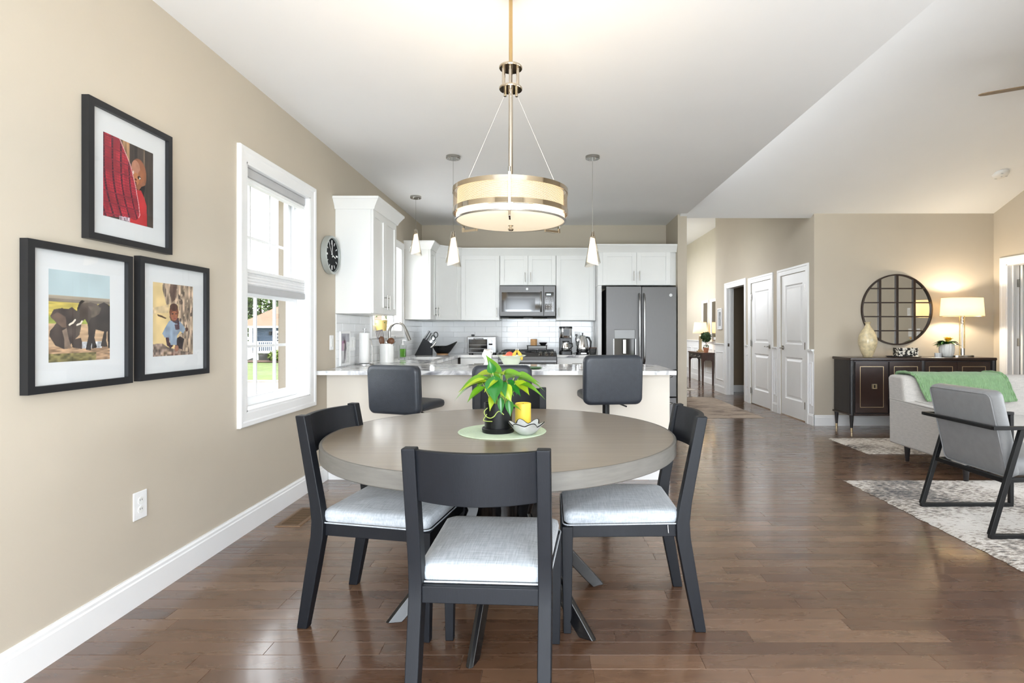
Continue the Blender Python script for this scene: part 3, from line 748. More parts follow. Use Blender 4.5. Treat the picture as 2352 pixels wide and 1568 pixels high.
B().box(-23.5, -20.9, 44.48, 44.56, .38, .45).obj('porch_rail', 'white_trim', h)
for k in range(16): B().box(-23.42+k*.155, -23.38+k*.155, 44.5, 44.54, -.35, .4).obj('baluster', 'white_trim', h)
for k in range(7):
    B().box(-23.9-k*.3, -23.58-k*.3, 44.3, 45.6, -.62-k*.14, -.5-k*.14).obj('step', 'white_trim', h)
B().bar((-23.5, 44.3, .4), (-25.6, 44.3, -.6), .07, .08).obj('stair_rail', 'white_trim', h)
B().bar((-23.5, 44.3, -.65), (-25.7, 44.3, -1.5), .07, .22).obj('stringer', 'white_trim', h)
for k in range(7): B().box(-23.85-k*.3, -23.80-k*.3, 44.28, 44.32, -.55-k*.14, .26-k*.143).obj('stair_baluster', 'white_trim', h)
def leaf_cloud(b, c, rx, ry, rz, n, s, rg):
    for _ in range(n):
        while True:
            p = Vector((rg.uniform(-1, 1), rg.uniform(-1, 1), rg.uniform(-1, 1)))
            if .35 < p.length < 1: break
        q = Vector((c[0]+p.x*rx, c[1]+p.y*ry, c[2]+p.z*rz))
        T = Matrix.Translation(q) @ Matrix.Rotation(rg.uniform(0, 6.3), 4, 'Z') @ Matrix.Rotation(rg.uniform(-1.2, 1.2), 4, 'X')
        k = s*rg.uniform(.6, 1.3)
        b.add([(-k, -k*.5, 0), (k*.2, -k*.7, .1*k), (k, k*.3, 0), (-.2*k, k*.7, -.1*k)], [(0, 1, 2, 3)], T)
rg = random.Random(3)
tl = ['tall light green tree rising behind the far end of the blue house', 'dense dark green tree standing behind the roof of the blue house',
      'broad dark green tree beyond the ridge of the blue house', 'pale green tree at the left edge of the window view',
      'large dark tree filling the gap above the tan roof']
for i, (x, y, r, hh) in enumerate([(-44, 66, 4, 7.6), (-34.5, 66, 4.2, 7.8), (-25, 70, 4.5, 8.2), (-31.5, 53, 1.9, 5.2), (-37, 84, 5.5, 9.4)]):
    t = thing('tree', tl[i], 'tree', (x, y, GZ+.4), 0, 'trees behind the blue house')
    B().tube([(0, 0, 0), (.1, 0, hh*.4), (0, 0, hh*.8)], [.3, .22, .08], 8).obj('trunk', 'bark', t)
    b = B(); leaf_cloud(b, (0, 0, hh*.62), r*.75, r*.75, hh*.4, 2800, .17, rg)
    for _ in range(7):
        a = rg.uniform(0, 6.3); leaf_cloud(b, (math.cos(a)*r*.55, math.sin(a)*r*.55, hh*rg.uniform(.3, .8)), r*.45, r*.45, r*.4, 750, .15, rg)
    b.obj('crown', 'tree_light' if i in (0, 3) else 'tree_green', t, smooth=0, kind='stuff', fixn=False)
t = thing('shrub', 'small round green shrub on the lawn beside the porch stairs', 'shrub', (-21.4, 43.6, GZ+.35))
B().tube([(0, 0, 0), (0, 0, .5)], [.05, .03], 6).obj('stem', 'bark', t)
b = B(); leaf_cloud(b, (0, 0, .45), .75, .6, .5, 700, .09, rg); b.obj('foliage', 'tree_light', t, smooth=0, kind='stuff', fixn=False)
b = B().grid(lambda u, v: (-26+6.5*u, 43.0+1.6*v, GZ+.36+.12*math.sin(u*PI)*math.sin(v*PI)), 12, 6); tag(struct(b, 'path', 'mulch'), None)
# ================================================================== DINING SET
# ---- round table on a waisted base of six curved legs
tb = thing('dining_table', 'round grey-brown oak dining table on black curved legs', 'table', (-.211, 2.486, 0))
R = .762
B().lathe([(.001, .702), (R-.012, .702), (R-.012, .7615), (R-.012, .762), (.001, .762)], 96).obj('table_top', 'table_oak', tb, smooth=30)
B().lathe([(R-.012, .700), (R-.004, .700), (R, .704), (R, .758), (R-.004, .762), (R-.012, .762), (R-.012, .700)], 96, caps=False).obj('shaded_table_edge', 'shaded_table_edge', tb, smooth=30)
B().lathe([(.02, .675), (.30, .675), (.30, .700), (.02, .700)], 48).obj('top_plate', 'black_wood', tb, smooth=30)
def leg_curve(t):                        # radius of the leg centre line against height, t 0 floor .. 1 top
    z = .675*t
    r = .135+.335*max(0, (.62-t)/.62)**1.15 if t < .62 else .135+.16*((t-.62)/.38)**1.6
    return r, z
legm = B(); rings = []
for k in range(15):
    r, z = leg_curve(k/14); r2, z2 = leg_curve(min(1, k/14+.01)); r1, z1 = leg_curve(max(0, k/14-.01))
    tx, tz = r2-r1, z2-z1; l = math.hypot(tx, tz); nx, nz = tz/l, -tx/l
    th = .03; w = .024
    if k == 0: nx, nz = 1, 0; th = .036
    if k == 14: nx, nz = 1, 0
    rings.append([(r+nx*s*th*.8, y, z+nz*s*th*.8) for s, y in ((-1, -w), (1, -w*.55), (1.25, 0), (1, w*.55), (-1, w))])
legm.loft(rings)
lg = legm.obj('leg', 'black_lacquer', tb, bevel=.003, smooth=25)
lg.rotation_euler = (0, 0, math.radians(21))
for k in range(1, 6):
    o = dup(lg, rotz=math.radians(21+60*k), parent=tb)
B().lathe([(.02, .30), (.115, .30), (.12, .36), (.12, .47), (.14, .55), (.02, .55)], 24).obj('hub', 'black_lacquer', tb)

# ---- dining chairs: front towards local +y
def make_chair(label, loc, rotz):
    t = thing('dining_chair', label, 'chair', loc, rotz, 'dining chairs around the round table')
    for s in (-1, 1):
        prof = [(-.325, -.281, 0), (-.292, -.240, .20), (-.262, -.206, .38), (-.258, -.204, .44), (-.266, -.218, .52), (-.330, -.288, .868)]
        rings = []
        for y0, y1, z in prof:
            hw = .021 if z > .1 else .018
            rings.append([(s*.199-hw, y0, z), (s*.199+hw, y0, z), (s*.199+hw, y1, z), (s*.199-hw, y1, z)])
        B().loft(rings).obj('back_post', 'black_wood', t, bevel=.004, smooth=25)
        B().loft([[(s*.209-q, .235-q*1.0, z), (s*.209+q, .235-q, z), (s*.209+q, .235+q, z), (s*.209-q, .235+q, z)] for q, z in ((.0155, 0), (.022, .39), (.022, .43))]).obj('front_leg', 'black_wood', t, bevel=.003)
        B().prism([(s*.176, -.21), (s*.198, -.21), (s*.208, .215), (s*.186, .215)], .380, .430).obj('side_rail', 'black_wood', t, bevel=.003)
        f = B().cyl((s*.209, .235, -.0), (s*.209, .235, .004), .011, n=10).obj('glide', 'rubber', t)
    B().box(-.18, .18, -.252, -.226, .380, .432).obj('rear_rail', 'black_wood', t, bevel=.003)
    B().box(-.19, .19, .222, .248, .380, .430).obj('front_rail', 'black_wood', t, bevel=.003)
    # curved back panel, bowed towards the sitter's back
    n = 14; rings = []
    for i in range(n+1):
        u = i/n; x = -.181+.362*u; bow = .044*(1-(2*u-1)**2)
        zt = .862; zb = .705
        yt = -.318-bow; yb = -.292-bow
        rings.append([(x, yb, zb-.004*math.sin(PI*u)), (x, yb+.022, zb), (x, yt+.022, zt), (x, yt, zt)])
    B().loft(rings).obj('backrest', 'black_wood', t, bevel=.003, smooth=25)
    b = B(); cushion(b, .405, .475, .432, .490, .03, .012, .445, T=Matrix.Translation((0, .012, 0)))
    cu = b.obj('seat_cushion', 'seat_fabric', t, smooth=60)
    pts = [(x*(1+.1*((y/.475)+.5)), y+.012, .4365) for x, y in rr(.415, .482, .03, 4)]
    B().tube(pts+[pts[0]], .0028, 6).obj('piping', 'seat_fabric', cu, smooth=60)
    return t
ch = make_chair('black dining chair with its back to the camera, nearest of the set', (-.197, 1.935, 0), math.radians(-3.4))
dup(ch, (-.675, 2.415, 0), math.radians(-100), 'black dining chair with grey seat between the round table and the window wall')
rc = dup(ch, (.307, 2.443, 0), math.radians(90), 'black dining chair with a loose thread, on the open floor side of the table')
dup(ch, (-.24, 3.10, 0), math.radians(180), 'black dining chair on the far side of the table, behind the plant')
B().tube([(0, 0, .432), (.004, -.002, .415), (.001, -.003, .40)], .0012, 5).obj('loose_thread', 'paper_white', rc).location = (-.214, -.17, 0)

# ---- things on the table
TZ = .762
pm = B().lathe([(.001, 0), (.196, 0), (.198, .002), (.196, .004), (.001, .004)], 64).obj('placemat', 'mint_woven', None, smooth=30)
pm.location = (-.212, 2.49, TZ); tag(pm, 'round pale green woven placemat under the potted plant', 'placemat')
wave_bump('mint_woven', 60, .4, 'X')
nt, p = nodes_of(MATS['mint_woven'])
for n in nt.nodes:
    if n.bl_idname == 'ShaderNodeTexWave': n.wave_type = 'RINGS'; n.rings_direction = 'Z'; n.inputs['Distortion'].default_value = 0
pl = thing('potted_plant', 'bright green trailing pothos in a matt black pot', 'plant', (-.228, 2.465, TZ+.004))
B().lathe([(.001, .0), (.070, 0), (.073, .018), (.070, .021), (.001, .016)], 40).obj('saucer', 'black_metal', pl, smooth=40)
B().lathe([(.001, .016), (.060, .016), (.064, .13), (.058, .13), (.056, .112), (.001, .112)], 40).obj('pot', 'black_metal', pl, smooth=40)
B().lathe([(.001, .112), (.045, .116), (.0555, .111)], 24, caps=False).obj('soil', 'soil', pl)
def leaf_mesh(b, base, tip_dir, length, width, up, droop, fold=.38):
    """heart-shaped leaf from base point along tip_dir, bending down"""
    d = Vector(tip_dir).normalized(); n = Vector(up); n = (n-d*n.dot(d)).normalized(); s = d.cross(n)
    outline = [0, .62, .93, 1.0, .93, .78, .58, .36, .15, 0.0]; K = len(outline)-1
    rows = []
    for k, o in enumerate(outline):
        t = k/K; c = Vector(base)+d*(length*t)-n*(droop*length*t*t)
        back = -.09*length*(1-t)**6
        r = []
        for q in (-1, -.5, 0, .5, 1):
            w = o*width/2*q
            r.append(tuple(c+s*w+n*(abs(w)*fold)+d*(back*abs(q))))
        rows.append(r)
    vs = [p for r in rows for p in r]; fs = []
    for k in range(K):
        for i in range(4): fs.append((k*5+i, k*5+i+1, (k+1)*5+i+1, (k+1)*5+i))
    b.add(vs, fs)
    return b
leaves = [  # base (x,y,z local), direction, length, width, droop, material
    ((-.055, -.02, .265), (-1, -.25, -.15), .135, .085, .35, 'leaf_green'),
    ((-.035, .02, .285), (-1, .1, .05), .12, .08, .55, 'leaf_lime'),
    ((-.06, -.05, .22), (-.9, -.5, -.45), .10, .06, .3, 'leaf_green'),
    ((-.012, -.055, .275), (.05, -.5, -.9), .125, .095, .05, 'leaf_dark'),
    ((-.02, -.05, .30), (-.25, -.3, .9), .06, .05, .2, 'leaf_dark'),
    ((.0, -.06, .262), (-.6, -.5, -.2), .075, .06, .5, 'leaf_lime'),
    ((.012, -.01, .275), (-.55, .1, .8), .13, .055, .35, 'leaf_green'),
    ((.02, -.02, .285), (.75, -.2, .35), .11, .075, .75, 'leaf_green'),
    ((.0, .0, .285), (.2, -.6, .35), .08, .07, .5, 'leaf_lime'),
    ((.075, -.01, .27), (.35, -.3, .3), .10, .075, 1.0, 'leaf_green'),
    ((.095, -.02, .262), (1, -.1, .25), .105, .05, .9, 'leaf_green'),
    ((.085, -.03, .25), (.75, -.4, -.5), .09, .07, .2, 'leaf_lime'),
    ((.03, -.06, .235), (.4, -.4, -.75), .085, .07, .2, 'leaf_lime'),
    ((.06, -.05, .225), (.8, -.35, -.4), .065, .055, .3, 'leaf_dark'),
    ((.018, -.067, .168), (.05, -.2, -1), .075, .036, .05, 'leaf_dark'),
    ((.055, -.058, .155), (.1, -.25, -1), .075, .045, .05, 'leaf_dark'),
    ((.06, -.03, .125), (1, -.2, -.2), .055, .02, .3, 'leaf_green'),
    ((-.045, .03, .25), (-.7, .6, .3), .11, .08, .6, 'leaf_green'),
    ((.04, .04, .26), (.6, .7, .4), .11, .08, .6, 'leaf_green'),
]
rl = random.Random(17)
for k in range(9):                                   # shorter leaves close to the pot rim
    a = rl.uniform(0, 6.3); ln = rl.uniform(.05, .085)
    leaves.append(((.05*math.cos(a), .045*math.sin(a)-.01, .165+rl.uniform(0, .09)), (math.cos(a), math.sin(a)-.25, rl.uniform(-.5, .5)), ln, ln*.62, rl.uniform(.3, .9), ('leaf_green', 'leaf_lime', 'leaf_green', 'leaf_dark')[k % 4]))
for (bp, dr, L, wd, dp, mt) in [((-.07, -.03, .245), (-1, -.2, .1), .12, .07, .9, 'leaf_green'), ((-.05, -.045, .25), (-.85, -.3, .25), .11, .06, .8, 'leaf_lime'), ((.10, -.035, .235), (.9, -.25, .2), .10, .055, 1.0, 'leaf_green')]:
    leaves.append((bp, dr, L, wd, dp, mt))
for (bp, dr, L, wd, dp, mt) in leaves:
    bp = (bp[0]*.95, bp[1], .112+(bp[2]-.112)*.82); L *= .95; wd *= .84
    b = B(); leaf_mesh(b, bp, dr, L, wd, (0, -.35, 1) if abs(dr[2]) < .7 else (0, -1, .25), dp)
    b.obj('leaf', mt, pl, smooth=80, fixn=False)
    x, y, z = bp; a = math.atan2(y, x); rs = .03
    s0 = (math.cos(a)*rs, math.sin(a)*rs, .112)
    B().tube([s0, (x*.45+s0[0]*.5, y*.45+s0[1]*.5, .112+(z-.112)*.55), (x, y, z)], [.003, .0026, .002], 6).obj('stem', 'stem_green', pl, smooth=80)
b = B().tube(smooth_path([(-.03, -.04, .12), (-.055, -.052, .10), (-.05, -.054, .078), (-.03, -.064, .07), (-.012, -.068, .078), (0, -.068, .094), (.012, -.067, .10), (.03, -.065, .085)]), .0021, 7).obj('trailing_root', 'stem_green', pl, smooth=80)
B().tube(smooth_path([(-.045, -.05, .085), (-.06, -.05, .06), (-.045, -.054, .055), (-.02, -.066, .056)]), .0019, 7).obj('trailing_root', 'stem_green', pl, smooth=80)
cd = thing('pillar_candle', 'yellow pillar candle behind the fluted bowl on the placemat', 'candle', (-.123, 2.575, TZ+.004))
B().lathe([(.001, 0), (.036, 0), (.037, .003), (.037, .112), (.034, .114), (.030, .108), (.001, .106)], 36).obj('wax', 'yellow_wax', cd, smooth=40)
B().cyl((0, 0, .106), (.001, 0, .112), .0014, n=6).obj('wick', 'black_metal', cd)
bw = thing('fluted_bowl', 'small grey-white bowl with a wavy dark rim', 'bowl', (-.100, 2.40, TZ+.004))
def bowl_pt(u, t, off):
    a = 2*PI*u; prof = [(.026, 0), (.042, .010), (.056, .024), (.063, .036), (.070, .045)]
    k = t*(len(prof)-1); i = min(int(k), len(prof)-2); f = k-i
    r = prof[i][0]*(1-f)+prof[i+1][0]*f; z = prof[i][1]*(1-f)+prof[i+1][1]*f
    wv = t**2.5; r *= 1+.14*wv*math.cos(6*a+.6); z += .008*wv*math.cos(6*a+.6)+.003*wv*math.sin(3*a)
    return ((r-off)*math.cos(a), (r-off)*math.sin(a), z+off)
n = 60; rings = [[bowl_pt(i/n, k/10, 0) for i in range(n)] for k in range(11)]+[[bowl_pt(i/n, k/10, .0035) for i in range(n)] for k in range(10, -1, -1)]
B().loft(rings).obj('bowl_body', 'grey_ceramic', bw, smooth=70)
rim = [tuple(Vector(bowl_pt(i/n, 1, .0017))+Vector((0, 0, .001))) for i in range(n)]
B().tube(rim+[rim[0]], .0024, 6).obj('rim', 'black_metal', bw, smooth=80)

# ================================================================== CHANDELIER
cl = thing('drum_chandelier', 'round perforated metal drum chandelier glowing above the dining table', 'chandelier', (-.172, 2.46, 0))
ZT, ZB, RD = 1.838, 1.690, .2545
B().cyl((0, 0, ZT-.06), (0, 0, 2.30), .0095, n=16).obj('rod', 'polished_nickel', cl)
B().cyl((0, 0, 2.385), (0, 0, 2.72), .0085, n=16).obj('upper_rod', 'brass', cl)
B().lathe([(.001, 2.74), (.065, 2.74), (.065, 2.725), (.05, 2.715), (.001, 2.715)], 32).obj('canopy', 'polished_nickel', cl)
B().lathe([(.001, 2.285), (.050, 2.285), (.052, 2.288), (.052, 2.293), (.050, 2.296), (.001, 2.296)], 32).obj('lower_disc', 'polished_nickel', cl)
B().lathe([(.001, 2.378), (.050, 2.378), (.052, 2.381), (.052, 2.386), (.050, 2.389), (.001, 2.389)], 32).obj('upper_disc', 'polished_nickel', cl)
for k in range(6):
    a = PI/6+k*PI/3; B().cyl((.036*math.cos(a), .036*math.sin(a), 2.296), (.036*math.cos(a), .036*math.sin(a), 2.378), .006, n=10).obj('hub_rod', 'polished_nickel', cl)
HZ = 1.732                                # bottom of the metal drum; frosted glass dish below it
def drum_band(name, z0, z1, r, th, m):
    B().lathe([(r, z0), (r+th, z0), (r+th, z1), (r, z1), (r, z0)], 72, caps=False).obj(name, m, cl, smooth=40)
drum_band('upper_band', ZT-.020, ZT, RD-.004, .005, 'polished_nickel')
drum_band('lower_band', HZ-.004, HZ+.016, RD-.004, .005, 'polished_nickel')
# perforated sheet with unrolled uv
b = B(); n = 72; z0, z1 = HZ+.016, ZT-.020
b.grid(lambda u, v: ((RD-.003)*math.cos(2*PI*u), (RD-.003)*math.sin(2*PI*u), z0+(z1-z0)*v), n, 1)
sh = b.obj('perforated_shade', 'perforated_metal', cl, smooth=60)
uvl = sh.data.uv_layers.new(name='uv')
for poly in sh.data.polygons:
    us = []
    for li in poly.loop_indices:
        v = sh.data.vertices[sh.data.loops[li].vertex_index].co; a = math.atan2(v.y, v.x) % (2*PI); us.append((li, a, v.z))
    if max(u[1] for u in us)-min(u[1] for u in us) > PI: us = [(l, a+2*PI if a < PI else a, z) for l, a, z in us]
    for l, a, z in us: uvl.data[l].uv = (a*RD, z)
B().lathe([(RD-.02, HZ), (RD-.02, ZT-.01)], 72, caps=False).obj('inner_drum', 'drum_glow', cl, smooth=60)
B().lathe([(.001, ZB-.008), (.10, ZB-.006), (.20, ZB+.002), (RD-.02, ZB+.010), (RD-.014, ZB+.014), (RD-.014, HZ-.004), (RD-.02, HZ-.004)], 72, caps=False).obj('glass_diffuser', 'diffuser_glow', cl, smooth=60)
drum_band('diffuser_rim', ZB+.008, ZB+.014, RD-.016, .007, 'nickel')
B().lathe([(.001, ZB-.030), (.010, ZB-.030), (.013, ZB-.026), (.013, ZB-.022), (.006, ZB-.018), (.006, ZB-.012), (.012, ZB-.009), (.012, ZB-.005)], 20).obj('finial', 'polished_nickel', cl)
for k in range(3):
    a = -PI/2+.05+k*2*PI/3; c, s = math.cos(a), math.sin(a)
    T = Matrix.Rotation(a, 4, 'Z')
    B().box(RD-.001, RD+.008, -.006, .006, ZB+.004, ZT+.012, T).obj('clip', 'nickel', cl, bevel=.001)
    B().bar((RD+.006, 0, ZB-.012), (RD-.075, 0, ZB-.012), .008, .012, T).box(RD-.001, RD+.008, -.005, .005, ZB-.018, ZB+.006, T).obj('foot_bar', 'polished_nickel', cl, bevel=.001)
    B().cyl((RD+.004, 0, ZT+.010), (RD+.004, 0, ZT+.03), .006, n=10, T=T).obj('cable_nut', 'nickel', cl)
    B().cyl((RD+.004, 0, ZT+.03), (.030, 0, 2.272), .00045, n=5, T=T).obj('cable', 'blind_grey', cl)
    B().cyl((.030, 0, 2.262), (.030, 0, 2.285), .0065, n=10, T=T).obj('cable_end', 'polished_nickel', cl)
for k in range(4):
    a = PI/4+k*PI/2; l = bpy.data.lights.new('bulb', 'POINT'); l.energy = 1.6; l.color = (1, .82, .6); l.shadow_soft_size = .03
    o = bpy.data.objects.new('bulb', l); C.objects.link(o); o.parent = cl; o.location = (.12*math.cos(a), .12*math.sin(a), ZT-.03)

# ---- glass pendants
def pendant(label, x, y, ztop, h, r, twist):
    t = thing('glass_pendant', label, 'pendant lamp', (x, y, 0), twist, 'glass cone pendants')
    B().lathe([(.001, ZC), (.062, ZC), (.062, ZC-.020), (.058, ZC-.024), (.001, ZC-.024)], 32).obj('canopy', 'nickel', t, smooth=40)
    for s in (-1, 1): B().cyl((s*.03, 0, ZC-.024), (s*.03, 0, ZC-.032), .006, n=10).obj('screw', 'nickel', t)
    B().cyl((0, 0, ZC-.024), (0, 0, ztop), .0016, n=6).obj('cord', 'nickel', t)
    B().cyl((0, 0, ztop-.045), (0, 0, ztop), .013, .011, n=14).obj('socket', 'nickel', t)
    n = 32; tilt = .16
    def cone(z0, z1, r0, r1, tl):
        return [[(q*math.cos(2*PI*i/n), q*math.sin(2*PI*i/n), z+tl*q*math.cos(2*PI*i/n)) for i in range(n)] for q, z in ((r0, z0), ((r0+r1)/2, (z0+z1)/2), (r1, z1))]
    B().loft(cone(ztop-.055, ztop-h+.02, .018, r*.74, .34), False).obj('inner_shade', 'pendant_glow', t, smooth=60, solid=.002)
    B().loft(cone(ztop-.005, ztop-h+.012, .016, r, -.28), False).obj('outer_glass', 'lamp_glass', t, smooth=60, solid=.003)
    l = bpy.data.lights.new('bulb', 'POINT'); l.energy = 3.0; l.color = (1, .84, .64); l.shadow_soft_size = .02
    o = bpy.data.objects.new('bulb', l); C.objects.link(o); o.parent = t; o.location = (0, 0, ztop-h*.75)
pendant('glass cone pendant hanging left of the drum chandelier over the peninsula', -.839, 4.825, 2.085, .30, .068, .3)
pendant('glass cone pendant hanging right of the drum chandelier over the peninsula', .376, 4.825, 2.085, .30, .068, 2.6)
pendant('glass cone pendant over the kitchen sink, smallest of the three in the picture', -1.51, 6.25, 2.37, .29, .068, .6)

# ================================================================== FRAMED PHOTOGRAPHS
def vnoise(u, v, fx, fy, seed=0):
    rs = np.random.RandomState(seed); g = rs.rand(64, 64)
    x = u*fx; y = v*fy; i = np.floor(x).astype(int); j = np.floor(y).astype(int); fx_ = x-i; fy_ = y-j
    fx_ = fx_*fx_*(3-2*fx_); fy_ = fy_*fy_*(3-2*fy_)
    G = lambda a, b: g[a % 64, b % 64]
    return (G(i, j)*(1-fx_)+G(i+1, j)*fx_)*(1-fy_)+(G(i, j+1)*(1-fx_)+G(i+1, j+1)*fx_)*fy_
class Paint:
    """small painter for flat prints; u to the right, v up, colours in sRGB 0-255"""
    def __init__(s, nx, ny, quad):
        s.nx, s.ny, s.quad = nx, ny, quad
        g = np.linspace(0, 1, nx), np.linspace(0, 1, ny); s.u, s.v = np.meshgrid(*g); s.c = np.zeros((ny, nx, 3))
    def uv(s, pts):
        (tl, tr, br, bl) = s.quad; out = []
        for x, y in pts:
            u = (x-tl[0])/(tr[0]-tl[0]); top = tl[1]+(tr[1]-tl[1])*u; bot = bl[1]+(br[1]-bl[1])*u; out.append((u, 1-(y-top)/(bot-top)))
        return out
    def mask(s, pts):
        p = s.uv(pts); m = np.zeros(s.u.shape, bool); n = len(p)
        for i in range(n):
            (x0, y0), (x1, y1) = p[i], p[(i+1) % n]
            if y0 == y1: continue
            m ^= ((s.v >= min(y0, y1)) & (s.v < max(y0, y1))) & (s.u < x0+(s.v-y0)*(x1-x0)/(y1-y0))
        return m
    def ell(s, cx, cy, rx, ry, rot=0):
        (u, v), (u2, _), (_, v2) = s.uv([(cx, cy), (cx+rx, cy), (cx, cy+ry)]); a, b = abs(u2-u), abs(v2-v)
        k = math.radians(rot); du = (s.u-u)/a; dv = (s.v-v)/b
        return (du*math.cos(k)+dv*math.sin(k))**2+(dv*math.cos(k)-du*math.sin(k))**2 < 1
    def fill(s, m, col, n=0, fx=20, fy=20, seed=1):
        c = np.array(col, float)[None, None, :]*np.ones(s.u.shape)[..., None]
        if n: c = c*(1+n*(vnoise(s.u, s.v, fx, fy, seed)-.5)*2)[..., None]
        s.c[m] = c[m]
    def line(s, pts, w, col):
        p = s.uv(pts)
        for (x0, y0), (x1, y1) in zip(p[:-1], p[1:]):
            dx, dy = x1-x0, y1-y0; t = np.clip(((s.u-x0)*dx+(s.v-y0)*dy)/(dx*dx+dy*dy), 0, 1)
            s.fill(np.hypot(s.u-x0-t*dx, (s.v-y0-t*dy)*1.25) < w, col)
    def print_obj(s, name, parent, fn):
        b = B(); b.grid(fn, s.nx-1, s.ny-1); o = b.obj(name, 'photo_print', parent, smooth=0, fixn=False)
        c = np.clip(s.c, 0, 255)/255; lin = np.where(c <= .04045, c/12.92, ((c+.055)/1.055)**2.4)
        rgba = np.concatenate([lin, np.ones(lin.shape[:2]+(1,))], 2).reshape(-1)
        a = o.data.color_attributes.new('ink', 'FLOAT_COLOR', 'POINT'); a.data.foreach_set('color', rgba)
        return o
def wall_picture(label, y0, y1, z0, z1, py0, py1, pz0, pz1, paint, dpth=.03, x=XL, bw=.027, border='frame_black', name='framed_photo', grp='framed photographs on the window wall'):
    t = thing(name, label, 'picture', (x, (y0+y1)/2, z0), 0, grp)
    w, h = (y1-y0)/2, z1-z0
    b = B(); rings = []
    for o, tk in ((0, 0.001), (0, dpth), (bw, dpth), (bw, .012)):
        rings.append([(tk, -w+o, o), (tk, w-o, o), (tk, w-o, h-o), (tk, -w+o, h-o)])
    b.loft(rings, False).obj('frame', border, t, smooth=0)
    B().box(.002, .013, -w+bw*.5, w-bw*.5, bw*.5, h-bw*.5).obj('mat_board', 'mat_board', t, smooth=0)
    yc = (y0+y1)/2
    paint.print_obj('print', t, lambda u, v: (.0135, py0-yc+(py1-py0)*u, pz0-z0+(pz1-pz0)*v))
    B().box(.019, .0205, -w+bw*.8, w-bw*.8, bw*.8, h-bw*.8).obj('glazing', 'picture_glass', t, smooth=0)
    return t
# 1: child peeping from behind a red plaid cloth
P = Paint(130, 160, ((92, 75), (832, 405), (836, 1530), (98, 1345))); u, v = P.u, P.v
P.fill(u >= -1, (66, 56, 50), .25, 30, 4, 2)
P.fill((u > .3) & (u < .5) & (v > .62), (156, 122, 88), .35, 26, 6, 3)
P.fill((u > .52) & (u < .58), (58, 50, 46), .2, 40, 3); P.fill((u > .60) & (u < .66), (40, 35, 32)); P.fill((u > .79) & (u < .82), (110, 94, 78), .2, 8, 8)
P.fill(P.ell(600, 715, 122, 235), (136, 84, 58), .12, 10, 10); P.fill(P.ell(555, 620, 66, 120), (176, 124, 100), .06); P.fill(P.ell(640, 760, 50, 110), (160, 100, 66), .06)
P.fill(P.ell(560, 780, 50, 90), (180, 118, 76), .05)
P.fill(P.ell(608, 765, 26, 28), (70, 42, 32)); P.fill(P.ell(612, 772, 16, 14), (225, 215, 205)); P.fill(P.ell(604, 766, 8, 12), (30, 20, 18))
P.fill(P.ell(515, 680, 10, 26), (225, 215, 205)); P.fill(P.ell(552, 790, 18, 14), (104, 60, 46)); P.fill(P.ell(552, 850, 14, 32), (96, 40, 40)); P.fill(P.ell(672, 870, 26, 44), (150, 98, 72))
P.fill(P.mask([(640, 905), (700, 880), (690, 1060), (600, 960)]), (24, 22, 22))
P.fill(P.mask([(540, 940), (640, 960), (690, 1080), (725, 1190), (735, 1510), (440, 1450), (560, 1200)]), (196, 48, 54), .12, 8, 8)
pm_ = P.mask([(80, 60), (315, 172), (400, 370), (470, 560), (500, 640), (545, 860), (600, 1170), (622, 1330), (600, 1370), (560, 1410), (470, 1375), (80, 1350)])
P.fill(pm_, (168, 40, 56), .22, 14, 10, 5)
sv = u*.95+(.5-v)*-.24+.06*np.sin(v*4)
P.fill(pm_ & (np.abs((sv*6.6) % 1-.5) < .10), (64, 24, 42), .1); P.fill(pm_ & (np.abs((sv*26) % 1-.5) < .10), (140, 34, 54))
P.fill(pm_ & (np.abs((v*30) % 1-.5) < .09), (126, 34, 50)); P.fill(pm_ & (np.abs((v*7.5+.2) % 1-.5) < .04), (128, 34, 52))
P.line([(318, 176), (470, 560), (545, 860), (600, 1170), (618, 1330), (600, 1365)], .006, (226, 176, 178))
P.fill(P.mask([(310, 1345), (465, 1370), (470, 1435), (310, 1400)]), (170, 150, 160), .4, 40, 40)
wall_picture('black framed photo of a child behind red plaid cloth, topmost of the three', 2.165, 2.646, 1.578, 2.140, 2.255, 2.539, 1.685, 2.027, P)
# 2: two elephants
P = Paint(140, 170, ((65, 100), (943, 210), (945, 1405), (70, 1465))); u, v = P.u, P.v
P.fill(u > -1, (178, 196, 200), .03, 4, 4); P.fill(v < .725, (170, 158, 140), .08, 4, 40); P.fill(v < .69, (132, 122, 110), .08, 4, 40); P.fill(v < .655, (196, 178, 92), .14, 6, 60)
P.fill(v < .50, (150, 160, 80), .14, 8, 40); P.fill(v < .42, (194, 164, 132), .14, 8, 50); P.fill(v < .16, (168, 138, 110), .3, 14, 60); P.fill((v < .09) & (u < .75), (120, 112, 74), .35, 20, 50)
P.fill((v > .14) & (v < .215) & (u > .48) & (u < .85), (206, 208, 212), .3, 20, 40)
E = (86, 76, 70); ED = (58, 52, 50)
P.fill(P.mask([(760, 620), (850, 585), (945, 640), (945, 1245), (915, 1245), (905, 1000), (890, 1020), (885, 1140), (905, 1225), (795, 1225), (850, 1010), (720, 980), (700, 1100), (740, 1240), (665, 1260), (655, 1140), (650, 1280), (570, 1275), (610, 1080), (600, 900), (620, 700)]), ED, .25, 10, 10)
P.fill(P.mask([(450, 690), (500, 600), (640, 585), (740, 610), (805, 690), (770, 760), (650, 810), (640, 830), (600, 900), (560, 830), (515, 870), (480, 1060), (420, 1120), (365, 1180), (430, 1020), (430, 860), (410, 800)]), E, .28, 9, 9, 4)
